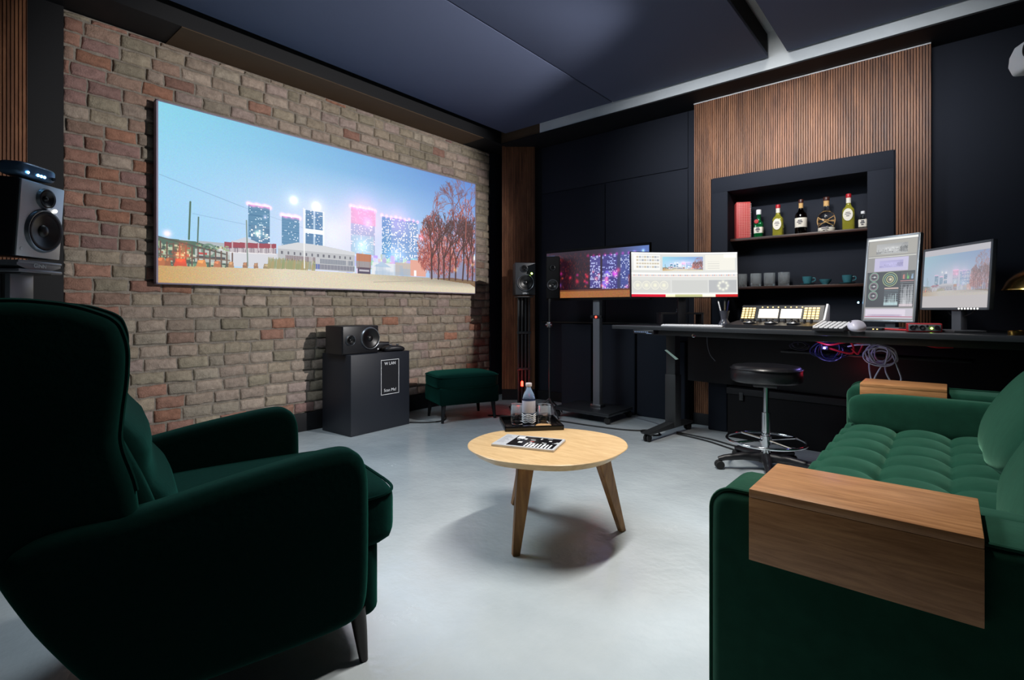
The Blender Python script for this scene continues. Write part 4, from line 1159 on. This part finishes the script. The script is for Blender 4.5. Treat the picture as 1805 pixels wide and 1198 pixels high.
kp = thing('shortcut_keypad', 'black keypad with white keys right of the console', 'keypad', (-.515, 3.515, DZ), (0, 0, R(-12)))
obj('case', slab(BM(), [(-.08, 0), (.08, 0), (.08, .05), (-.08, .012)], -.085, .085, .003, 2, fn=lambda p, q, w: (w, p, q)), M['black_plastic'], kp)
KL = Matrix.Translation((0, -.08, .0125)) @ Matrix.Rotation(math.atan2(.038, .16), 4, 'X')
bm = BM()
for i in range(6):
    for j in range(5): box(bm, (-.076+i*.026, .01+j*.03, 0), (-.056+i*.026, .034+j*.03, .006), .002, M=KL)
obj('keys', bm, M['white_plastic'], kp)
mo = thing('mouse', 'white upright ergonomic mouse near the desk edge', 'mouse', (-.395, 3.47, DZ), R(-20))
def mo_fn(p, q):
    q.y += .012*p.z; q.x += -.012*p.z
    s = 1-.28*max(0, p.z); q.x *= s
    return q
obj('shell', superbox(BM(), (0, 0, .032), (.038, .055, .033), 2.6, 10, fn=mo_fn), mat('pearl_plastic', (200, 198, 216), .3), mo, angle=80)
obj('wheel', lathe(BM(), [(0, -.003), (.008, -.003), (.008, .003), (0, .003)], 14, Matrix.Translation((-.012, -.035, .052)) @ Matrix.Rotation(PI/2, 4, 'Y')), M['black_plastic'], mo)

au = thing('audio_interface', 'red audio interface with silver front and round sockets on the desk', 'audio interface', (-.10, 3.60, DZ), R(6))
obj('case', bx((-.075, 0, .002), (.075, .11, .048), .004), M['red_plastic'], au); obj('faceplate', bx((-.070, -.003, .007), (.070, .002, .043), .001), M['silver'], au)
for x in (-.052, -.010): obj('socket', lathe(BM(), [(0, .0), (.009, .0), (.009, .004), (.0125, .004), (.013, 0)], 20, Matrix.Translation((x, -.003, .025)) @ FRONT), M['black_plastic'], au)
bm = BM()
for x, z, r_ in ((-.036, .034, .006), (.012, .034, .006), (.052, .027, .012)): lathe(bm, [(0, .010), (r_*.9, .010), (r_, 0)], 18, Matrix.Translation((x, -.003, z)) @ FRONT)
obj('knob', bm, M['black_plastic'], au)
obj('signal_light', lathe(BM(), [(0, .004), (.004, .003), (.005, 0)], 12, Matrix.Translation((.03, -.004, .022)) @ FRONT), M['green_led'], au)
rc = thing('red_cable', 'short red cable lying under the portrait monitor', 'cable', (-.27, 3.80, DZ))
b = BM(); tube(b, smooth_open([(-.09, .0, .006), (-.02, -.02, .008), (.05, -.04, .006), (.10, -.06, .006), (.14, -.03, .006), (.15, .02, .006)], 8), .006, 8); obj('lead', b, M['cable_red'], rc)
ub = thing('usb_hub', 'small dark hub beside the red cable on the desk', 'hub', (-.36, 3.76, DZ), R(-15))
obj('case', bx((-.07, -.02, 0), (.07, .02, .016), .003), M['black_plastic'], ub); 
for x in (.02, .04): obj('status_light', bx((x, -.0215, .005), (x+.008, -.019, .010)), M['warm_key'], ub)

lp = thing('brass_lamp', 'brass desk lamp with domed shade at the right edge', 'lamp', (.355, 3.60, DZ))
obj('shade', lathe(BM(), [(.020, .335), (.06, .33), (.105, .30), (.135, .265), (.148, .23), (.150, .222), (.146, .224), (.132, .262), (.103, .295), (.06, .322), (.02, .328)], 40, close=True), mat('dark_brass', (120, 96, 52), .25, metal=1.), lp)
obj('rim', lathe(BM(), [(.147, .226), (.152, .226), (.153, .220), (.147, .220)], 40, close=True), M['brass'], lp)
b = BM(); tube(b, [(0, 0, .01), (0, 0, .34)], .008, 12); obj('stem', b, M['brass'], lp)
b = BM(); lathe(b, [(0, .0), (.10, .0), (.105, .006), (.10, .016), (.04, .022), (.014, .03), (0, .03)], 36); obj('base', b, M['brass'], lp)
b = BM(); tube(b, [(-.075, 0, .215), (-.045, 0, .20), (0, 0, .19)], .004, 8); lathe(b, [(0, .01), (.007, .006), (.008, -.006), (0, -.01)], 12, Matrix.Translation((-.075, 0, .215))); obj('switch', b, M['brass'], lp)
sc = thing('brass_pot', 'small brass pot beside the lamp stem on the desk', 'pot', (.25, 3.50, DZ))
obj('pot', lathe(BM(), [(0, 0), (.028, 0), (.03, .004), (.03, .02), (.027, .022), (.026, .006), (0, .006)], 24), M['brass'], sc)

rz = thing('monitor_riser', 'low black shelf under the ultrawide monitor', 'riser', (-1.66, 4.06, DZ), R(40))
obj('shelf_board', bx((-.17, -.07, .085), (.17, .07, .10), .002), M['black_plastic'], rz)
for s in (-1, 1): obj('side', bx((s*.16-.008, -.07, 0), (s*.16+.008, .07, .086), .002), M['black_plastic'], rz)
gb = thing('silver_figure', 'small silver ornament on the black riser under the monitor', 'ornament', (-1.66, 4.03, DZ+.10))
obj('figure', lathe(BM(), [(0, 0), (.016, 0), (.018, .006), (.010, .014), (.014, .024), (.008, .034), (.010, .04), (0, .046)], 16), M['silver'], gb)

# ------------------------------------------------------------------ cables under the desk
def loops(n, c, rx, rz, r, m, name, label, seed, tails=()):
    t = thing(name, label, 'cable', c); rd = random.Random(seed); bm = BM(); pts = []
    for k in range(n*14):
        a = 2*PI*k/14+1.2; kk = k/14
        q = 1+.22*math.sin(kk*2.4+seed); s = rd.uniform(-.004, .004)
        pts.append((rx*q*math.cos(a)*(.75+.25*math.sin(kk*3.1))+s, .03*math.sin(kk*1.9)+rd.uniform(-.005, .005), rz*(.8+.2*math.cos(kk*2.2))*math.sin(a)-rz*.1*kk % .03))
    tube(bm, smooth_open(pts, 3), r, 6)
    obj('coil', bm, m, t)
    for tl in tails:
        b = BM(); tube(b, smooth_open(tl, 6), r, 6); obj('cable_tail', b, m, t)
    return t
loops(6, (-.315, 3.82, .735), .075, .062, .0048, M['cable_white'], 'white_cable', 'white cable hanging in tangled loops under the desk', 2,
      tails=[[(-.05, 0, .0), (-.055, -.01, -.08), (-.045, 0, -.17)], [(.03, 0, -.03), (-.0, -.02, -.09), (-.03, 0, -.16), (-.02, .03, -.19)], [(.05, 0, .02), (.085, -.02, -.08), (.10, 0, -.155), (.06, .01, -.175), (.03, 0, -.12), (.02, .02, -.06)], [(-.05, 0, .05), (-.12, 0, .045), (-.17, .03, .03)]])
loops(7, (-.585, 3.86, .748), .10, .066, .0045, M['cable_blue'], 'blue_cable', 'coiled blue cable glowing violet under the desk left of the white loops', 5)
t = thing('red_cable', 'red cables strung among the blue coil under the desk', 'cable', (-.56, 3.82, .775))
for q, pts in enumerate([[(-.16, 0, .05), (-.08, -.01, .045), (.02, 0, .05)], [(-.12, 0, .03), (-.02, -.02, .0), (.09, 0, .02), (.1, 0, -.05), (-.03, -.02, -.02)], [(.02, 0, .03), (.09, -.01, .03), (.15, 0, .01)], [(.10, 0, -.02), (.13, 0, -.05), (.15, .01, -.01), (.16, 0, .03)], [(.44, 0, .025), (.5, -.01, .01), (.58, 0, .012)]]):
    b = BM(); tube(b, smooth_open(pts, 8), .006, 6); obj('lead', b, M['cable_red'], t)
loops(3, (-.76, 3.90, .765), .05, .03, .004, M['cable_black'], 'black_cable', 'black cable loops hanging under the desk left of the blue coil', 8)
ledt = thing('violet_light', 'tiny violet indicator light glowing inside the blue cable coil', 'light', (-.60, 3.77, .755))
obj('led', lathe(BM(), [(0, .006), (.005, .004), (.007, -.004), (0, -.006)], 12), M['purple_led'], ledt)
obj('led_housing', bx((-.02, .006, -.012), (.02, .03, .012), .003), M['black_plastic'], ledt)
ps = thing('power_strip', 'grey power strip fixed under the desk above the stool', 'power strip', (-.96, 3.84, .80), R(-7))
obj('strip_body', bx((-.17, -.03, 0), (.17, .03, .035), .005), M['grey_plastic'], ps)
b = BM(); [lathe(b, [(0, -.001), (.014, -.001), (.016, .0005)], 16, Matrix.Translation((x, -.03, .017)) @ FRONT) for x in (-.12, -.06, 0, .06, .12)]; obj('outlets', b, M['black_plastic'], ps)
pg = thing('paper_sheet', 'small pale paper slip hanging by the desk leg', 'paper', (-1.62, 3.80, .655), (R(70), R(40), R(30)))
bm = BM(); slab(bm, [(-.055, -.022), (.055, -.028), (.06, .02), (-.05, .016)], 0, .0015, .0003, 1); obj('slip', bm, mat('pale_green_paper', (176, 200, 188), .6), pg)
t = thing('thin_cable', 'thin grey cable hanging from the desk frame above the stool', 'cable', (-1.40, 3.95, .80))
b = BM(); tube(b, smooth_open([(0, 0, .03), (.0, 0, -.06), (.02, 0, -.14), (.06, 0, -.19)], 8), .0025, 6); obj('lead', b, M['grey_plastic'], t)

# cables on the floor
def floor_cable(label, pts, r=.006, m='cable_black'):
    o = BM(); tube(o, smooth_open([(x, y, r) for x, y in pts], 8), r, 8)
    o = obj('floor_cable', o, M[m]); tag(o, label, 'cable', 'cables on the floor')
floor_cable('black cable running across the floor past the television stand', [(-3.3, 3.55), (-3.0, 3.72), (-2.7, 3.78), (-2.35, 3.80), (-2.05, 3.85), (-1.86, 3.95)])
floor_cable('black cable from the plinth to the footstool', [(-3.62, 2.88), (-3.5, 2.98), (-3.45, 3.1), (-3.5, 3.2), (-3.62, 3.3)])
floor_cable('first of two black cables running from desk leg to stool', [(-1.68, 4.05), (-1.4, 4.0), (-1.15, 3.90), (-.9, 3.86), (-.66, 3.80)])
floor_cable('second of two black cables running from desk leg to stool', [(-1.66, 4.0), (-1.4, 3.93), (-1.15, 3.80), (-.95, 3.72), (-.7, 3.60)])
floor_cable('grey cable curling from television stand to desk leg', [(-2.2, 4.35), (-2.05, 4.3), (-1.9, 4.22), (-1.82, 4.1), (-1.86, 4.03)], .005, 'grey_plastic')
floor_cable('bunched black cable beside the desk foot', [(-1.9, 3.9), (-1.8, 3.82), (-1.75, 3.88), (-1.83, 3.97), (-1.92, 3.92), (-1.88, 3.84)], .007)

# ------------------------------------------------------------------ stool
stl = thing('stool', 'round black padded swivel stool with chrome foot ring under the desk edge', 'stool', (-.868, 3.473, 0), R(10))
obj('seat', lathe(BM(), [(0, .652), (.15, .654), (.190, .648), (.202, .63), (.204, .60), (.203, .565), (.195, .553), (.15, .548), (0, .545)], 44), M['leather'], stl, angle=60)
pp = BM(); tube(pp, [(.204*math.cos(a), .204*math.sin(a), .632) for a in np.linspace(0, 2*PI, 60)[:-1]], .004, 6, closed=True); obj('seat_piping', pp, M['leather'], stl)
obj('seat_plate', bx((-.07, -.07, .52), (.07, .07, .548), .008), M['black_plastic'], stl)
b = BM(); tube(b, [(0, 0, .30), (0, 0, .53)], .017, 16); obj('piston', b, M['chrome'], stl)
b = BM(); tube(b, [(0, 0, .09), (0, 0, .36)], .026, 18); obj('column', b, M['chrome'], stl)
fr = obj('foot_ring', tube(BM(), [(.225*math.cos(a), .225*math.sin(a), .185) for a in np.linspace(0, 2*PI, 64)[:-1]], .009, 10, closed=True), M['chrome'], stl)
for k in range(4):
    a = R(45+90*k); b = BM(); tube(b, [(.026*math.cos(a), .026*math.sin(a), .19), (.222*math.cos(a), .222*math.sin(a), .185)], .008, 8); obj('spoke', b, M['chrome'], fr)
obj('ring_clamp', lathe(BM(), [(.026, .16), (.034, .162), (.034, .215), (.026, .218)], 20), M['chrome'], stl)
obj('hub', lathe(BM(), [(0, .055), (.05, .055), (.05, .09), (.032, .105), (0, .105)], 24), M['black_plastic'], stl)
for k in range(5):
    a = R(205+72*k); ca, sa = math.cos(a), math.sin(a)
    b = BM(); tube(b, [(.03*ca, .03*sa, .082), (.14*ca, .14*sa, .085), (.25*ca, .25*sa, .072), (.285*ca, .285*sa, .062)], [.03, .025, .019, .016], 10)
    lg = obj('base_arm', b, M['black_plastic'], stl)
    b = BM()
    for s in (-1, 1): lathe(b, [(0, -.009), (.023, -.009), (.027, -.005), (.027, .005), (.023, .009), (0, .009)], 18, Matrix.Translation((.28*ca-s*.013*sa, .28*sa+s*.013*ca, .027)) @ Matrix.Rotation(a, 4, 'Z') @ Matrix.Rotation(PI/2, 4, 'X'))
    obj('caster', b, M['rubber'], lg)

# ------------------------------------------------------------------ dark absorbers under the desk
def absorber(name, label, x0, x1, y0, y1, z0, z1):
    t = thing(name, label, 'acoustic panel', ((x0+x1)/2, (y0+y1)/2, z0), group='black absorbers along the back wall')
    w, d = (x1-x0)/2, (y1-y0)/2
    obj('fabric', bx((-w, -d, 0), (w, d, z1-z0), .012, 3), M['foam'], t)
    obj('back_frame', bx((-w+.01, d-.012, .01), (w-.01, d+.004, z1-z0-.01)), M['black_matte'], t)
absorber('acoustic_panel', 'black fabric absorber on the floor left of the television column', -3.10, -2.74, 4.46, 4.565, 0, .85)
absorber('acoustic_panel', 'black fabric absorber behind the television column', -2.72, -2.26, 4.46, 4.565, 0, .85)
absorber('acoustic_panel', 'black fabric absorber between television and desk leg', -2.24, -1.93, 4.46, 4.565, 0, .85)
absorber('acoustic_panel', 'narrow black absorber right behind the desk leg', -1.90, -1.735, 4.36, 4.465, 0, .72)
absorber('acoustic_panel', 'narrow black absorber right of the low slat strip', -1.53, -1.375, 4.33, 4.44, 0, .72)
sbx = thing('storage_chest', 'wide black chest under the desk behind the stool', 'chest', (-.85, 4.30, 0), R(-3))
obj('chest_body', bx((-.47, -.14, 0), (.47, .14, .34), .006), M['black_matte'], sbx); obj('lid', bx((-.475, -.15, .34), (.475, .15, .39), .006), M['black'], sbx)
for x in (-.36, .36): obj('latch', bx((x-.015, -.157, .30), (x+.015, -.149, .36), .003), M['dark_metal'], sbx)

# ------------------------------------------------------------------ niche shelves and their things
for z, lab in ((1.595, 'upper dark wood shelf in the wall niche holding bottles'), (1.19, 'lower dark wood shelf in the wall niche holding tumblers and cups')):
    o = obj('shelf', bx((NX0, 4.53, z-.022), (NX1, 4.73, z), .002), M['shelf_wood']); tag(o, lab, 'shelf')
Z1, Z2, YB = 1.5955, 1.1905, 4.62
bk = thing('spiral_book', 'thick red spiral bound book standing at the left end of the upper shelf', 'book', (-1.345, 4.625, Z1), R(25))
obj('cover', bx((-.055, -.075, 0), (.055, .075, .305), .003), M['red'], bk)
bm = BM()
for k in range(22): box(bm, (-.04, -.0762, .012+k*.013), (.056, -.0745, .0135+k*.013))
for k in range(5): box(bm, (-.03+k*.018, -.0762, .01), (-.0288+k*.018, -.0745, .297))
obj('grid_print', bm, mat('pale_red_print', (226, 168, 160), .6), bk)
bm = BM()
for k in range(24): tube(bm, [(.056+.006*math.cos(a), -.070+.006*math.sin(a), .012+k*.012) for a in np.linspace(0, 2*PI, 9)[:-1]], .0014, 5, closed=True)
obj('wire_spiral', bm, M['white_plastic'], bk)

def bottle(name, label, x, h, r, gm, neck, cap_m, cap_h=.03, sh=.60, label_z=(.12, .42), sq=False, oval=False, foil=None, dark=None):
    t = thing(name, label, 'bottle', (x, YB, Z1), group='spirit bottles on the upper shelf')
    hb = h-cap_h
    prof = [(0, 0), (r*.92, 0), (r, .006), (r, hb*sh), (r*.9, hb*(sh+.06)), (r*.55, hb*(sh+.13)), (neck, hb*(sh+.22)), (neck*.95, hb*.97), (neck*1.1, hb), (0, hb)]
    bm = lathe(BM(), prof, 36)
    def squash(b):
        if sq:
            for v in b.verts:
                q = math.hypot(v.co.x, v.co.y)
                if q > neck*1.2:
                    a = math.atan2(v.co.y, v.co.x); k = min(1.0/max(abs(math.cos(a)), 1e-6), 1.0/max(abs(math.sin(a)), 1e-6)); f = min(k, 1.22)*.9
                    v.co.x *= f; v.co.y *= f*.82
        return b
    obj('bottle_body', squash(bm), gm, t, angle=50)
    obj('cap', lathe(BM(), [(0, hb), (neck*1.15, hb), (neck*1.2, hb+.003), (neck*1.2, h-.003), (neck*1.1, h), (0, h)], 24), cap_m, t)
    if foil: obj('neck_foil', lathe(BM(), [(neck*1.06, hb*.84), (neck*1.08, hb*.98), (neck*1.14, hb)], 24), foil, t)
    if oval:
        zc = hb*(label_z[0]+label_z[1])/2; hz = hb*(label_z[1]-label_z[0])/2
        b = slab(BM(), [(r*.74*math.cos(a), zc+hz*math.sin(a)) for a in np.linspace(0, 2*PI, 33)[:-1]], -r*(.84 if sq else 1.02)-.003, -r*(.70 if sq else .85), .0008, 1)
        lb = obj('paper_label', b, M['cream'], t)
    else:
        b = lathe(BM(), [(r*1.004, hb*label_z[0]), (r*1.012, hb*label_z[0]+.001), (r*1.012, hb*label_z[1]-.001), (r*1.004, hb*label_z[1])], 36)
        lb = obj('paper_label', squash(b), M['cream'], t)
    zc = hb*(label_z[0]+label_z[1])/2; b = BM(); yy = -(r*(.84 if sq else 1.02)+.0035)
    for k, (ww, dz) in enumerate([(.55, .014), (.75, .002), (.4, -.012)]): box(b, (-r*ww*.6, yy-.0008, zc+dz), (r*ww*.6, yy+.002, zc+dz+.005))
    obj('print', b, M['ink'], lb)
    return t
b1 = bottle('spirit_bottle', 'green bottle with white label and red seal on the upper shelf', -1.21, .235, .038, M['green_glass'], .016, M['white_plastic'], label_z=(.2, .45), sq=True, cap_h=.04)
obj('seal', lathe(BM(), [(0, .004), (.016, .003), (.018, 0)], 20, Matrix.Translation((-.01, -.034, .135)) @ FRONT), M['cap_red'], b1)
bottle('spirit_bottle', 'yellow bottle with red cap, second from the left on the upper shelf', -1.063, .258, .042, M['yellow_glass'], .015, M['cap_red'], label_z=(.22, .62), oval=True, sq=True, foil=M['cream'])
bottle('spirit_bottle', 'dark brown bottle with cream label in the middle of the upper shelf', -.897, .278, .043, M['brown_glass'], .015, M['cap_dark'], label_z=(.22, .52), foil=M['rope'])
b4 = bottle('spirit_bottle', 'round clear bottle wrapped in raffia on the upper shelf', -.722, .272, .056, M['glass'], .018, M['cap_dark'], label_z=(.04, .14), sh=.52, foil=M['rope'])
bm = BM()
for (p, q) in ((R(35), 0), (R(-35), .3)):
    for ex in (1.02, 1.05):
        pts = [Vector((.057*ex*math.cos(a), .057*ex*math.sin(a), 0)) for a in np.linspace(0, 2*PI, 40)[:-1]]
        Mr = Matrix.Translation((0, 0, .085)) @ Matrix.Rotation(p, 4, 'Y') @ Matrix.Rotation(.1*ex, 4, 'X')
        tube(bm, [Mr @ Vector((v.x*(1+.15*abs(math.sin(p))), v.y, v.z)) for v in pts], .0026, 6, closed=True)
for q in range(2):
    tube(bm, [(.060*math.cos(a), -.012+.004*q, .09+.068*math.sin(a)) for a in np.linspace(0, 2*PI, 40)[:-1]], .0026, 6, closed=True)
obj('raffia_wrap', bm, M['rope'], b4)
bottle('spirit_bottle', 'tall yellow bottle with red cap near the right end of the upper shelf', -.577, .276, .043, M['yellow_glass'], .015, M['cap_red'], label_z=(.28, .66), oval=True, sq=True, foil=M['cream'])
bottle('spirit_bottle', 'small clear square bottle at the right end of the upper shelf', -.487, .135, .030, M['glass'], .011, M['white_plastic'], label_z=(.15, .62), sq=True, cap_h=.02)

def cut_glass(x, lab):
    t = thing('whisky_tumbler', lab, 'glass', (x, YB, Z2), group='cut glass tumblers on the lower shelf')
    prof = [(0, 0), (.036, 0), (.039, .003), (.041, .05), (.043, .110), (.0405, .110), (.037, .05), (.034, .022), (0, .018)]
    b = lathe(BM(), prof, 28)
    for v in b.verts:
        q = math.hypot(v.co.x, v.co.y)
        if q > .0385 and v.co.z < .09:
            a = math.atan2(v.co.y, v.co.x); f = 1+.045*math.cos(a*14); v.co.x *= f; v.co.y *= f
    obj('tumbler', b, M['cut_glass'], t, smooth=False)
for x, lab in ((-1.345, 'cut glass tumbler half hidden by the ultrawide monitor, leftmost on its shelf'), (-1.232, 'second cut glass tumbler from the left on the lower shelf'), (-1.128, 'third cut glass tumbler from the left on the lower shelf'), (-1.02, 'cut glass tumbler nearest the teal cups on the lower shelf')): cut_glass(x, lab)
def cup(x, lab, kind):
    t = thing('teal_bowl' if kind == 'bowl' else 'teal_cup', lab, 'bowl' if kind == 'bowl' else 'cup', (x, YB, Z2), group='teal crockery on the lower shelf')
    if kind == 'bowl':
        obj('bowl', lathe(BM(), [(0, 0), (.02, 0), (.021, .006), (.036, .022), (.043, .042), (.040, .042), (.033, .024), (.018, .010), (0, .009)], 28), M['ceramic'], t)
    else:
        obj('saucer', lathe(BM(), [(0, 0), (.03, 0), (.055, .009), (.057, .012), (.053, .012), (.03, .005), (0, .005)], 28), M['ceramic'], t)
        b = lathe(BM(), [(0, .006), (.022, .006), (.024, .010), (.033, .04), (.035, .068), (.032, .068), (.030, .04), (.02, .014), (0, .012)], 28)
        c = obj('cup', b, M['ceramic'], t)
        h = BM(); tube(h, smooth_open([(.033, 0, .055), (.052, 0, .055), (.054, 0, .035), (.031, 0, .025)], 6), .004, 8); obj('handle', h, M['ceramic'], c)
cup(-.852, 'teal cup on a saucer next to the tumblers on the lower shelf', 'cup'); cup(-.728, 'small teal bowl in the middle of the lower shelf', 'bowl'); cup(-.585, 'teal cup on a saucer at the right end of the lower shelf', 'cup')

# ------------------------------------------------------------------ projector hanging at the upper right
pj = thing('projector', 'white projector hanging from the ceiling at the upper right edge', 'projector', (.425, 3.40, 2.13), R(-64))
obj('housing', slab(BM(), [(-.16, .0), (.14, .0), (.17, .05), (.17, .10), (.12, .135), (-.14, .135), (-.18, .10), (-.19, .05)], -.14, .14, .02, 4), M['white_plastic'], pj)
obj('lens', lathe(BM(), [(0, .0), (.03, .005), (.036, .02), (.042, .02), (.044, 0)], 24, Matrix.Translation((0, -.142, .07)) @ FRONT), M['black_plastic'], pj)
b = BM(); tube(b, [(0, 0, .13), (0, 0, .76)], .018, 12); obj('ceiling_pole', b, M['white_plastic'], pj)

# ------------------------------------------------------------------ lights
def area(name, loc, rot, sx, sy, power, col, spread=180):
    L = bpy.data.lights.new(name, 'AREA'); L.shape = 'RECTANGLE'; L.size = sx; L.size_y = sy; L.energy = power; L.color = col; L.spread = R(spread)
    o = bpy.data.objects.new(name, L); C.objects.link(o); o.location = loc; o.rotation_euler = rot; return o
def point(name, loc, power, col, r=.03):
    L = bpy.data.lights.new(name, 'POINT'); L.energy = power; L.color = col; L.shadow_soft_size = r
    o = bpy.data.objects.new(name, L); C.objects.link(o); o.location = loc; return o
def spot(name, loc, target, power, col, ang, blend=.5, r=.05):
    L = bpy.data.lights.new(name, 'SPOT'); L.energy = power; L.color = col; L.spot_size = R(ang); L.spot_blend = blend; L.shadow_soft_size = r
    o = bpy.data.objects.new(name, L); C.objects.link(o); o.location = loc
    o.rotation_euler = (Vector(target)-Vector(loc)).to_track_quat('-Z', 'Y').to_euler(); return o
# fill lights added out of view in the slot between the ceiling panels
area('slot_fill', (-.969, 2.05, 3.06), (0, 0, 0), .10, 1.4, 100, (1., .95, .88))
spot('sofa_fill', (-.969, 2.55, 3.0), (.15, 2.35, .5), 210, (.95, .98, 1.), 58, .8, .08)  # added to brighten the sofa seat and cushions
# fills added for floor and back wall; between them the projector's own light
spot('floor_fill', (-3.1, 1.38, 2.86), (-1.2, 2.4, 0), 430, (.82, .93, 1.), 135, .9, .7)  # added fill for the floor, no fixture modelled
spot('projector_light', (.20, 3.2, 2.25), (-4.04, 2.45, 1.75), 480, (1., .97, .95), 56, .35, .03)
area('back_wall_fill', (-1.0, 2.4, 2.80), (R(76), 0, 0), 2.0, .05, 9, (.97, .98, 1.), 46)  # added to brighten the concrete beam and the wall below
# coloured indicator glow
point('red_glow', (-3.17, 3.83, .33), .6, (1, .05, .03), .02)
point('violet_glow', (-.60, 3.74, .77), .5, (.35, .28, 1.), .02)
point('red_desk_glow', (-.45, 4.0, .62), .35, (1, .05, .1), .05)

W = bpy.data.worlds.new('world'); bpy.context.scene.world = W; W.use_nodes = True
W.node_tree.nodes['Background'].inputs[0].default_value = (.55, .7, .85, 1); W.node_tree.nodes['Background'].inputs[1].default_value = .015

# ------------------------------------------------------------------ camera
cam = bpy.data.cameras.new('camera'); co = bpy.data.objects.new('camera', cam); C.objects.link(co)
co.location = (0, 0, 1.0); co.rotation_euler = (PI/2, 0, R(40.25))
cam.sensor_width = 36; cam.lens = 36*909/1805; cam.shift_y = -54/1805; cam.clip_start = .03
sc_ = bpy.context.scene; sc_.camera = co
vs = sc_.view_settings; vs.view_transform = 'Standard'; vs.look = 'None'; vs.exposure = 0.; vs.gamma = 1.; vs.use_curve_mapping = False
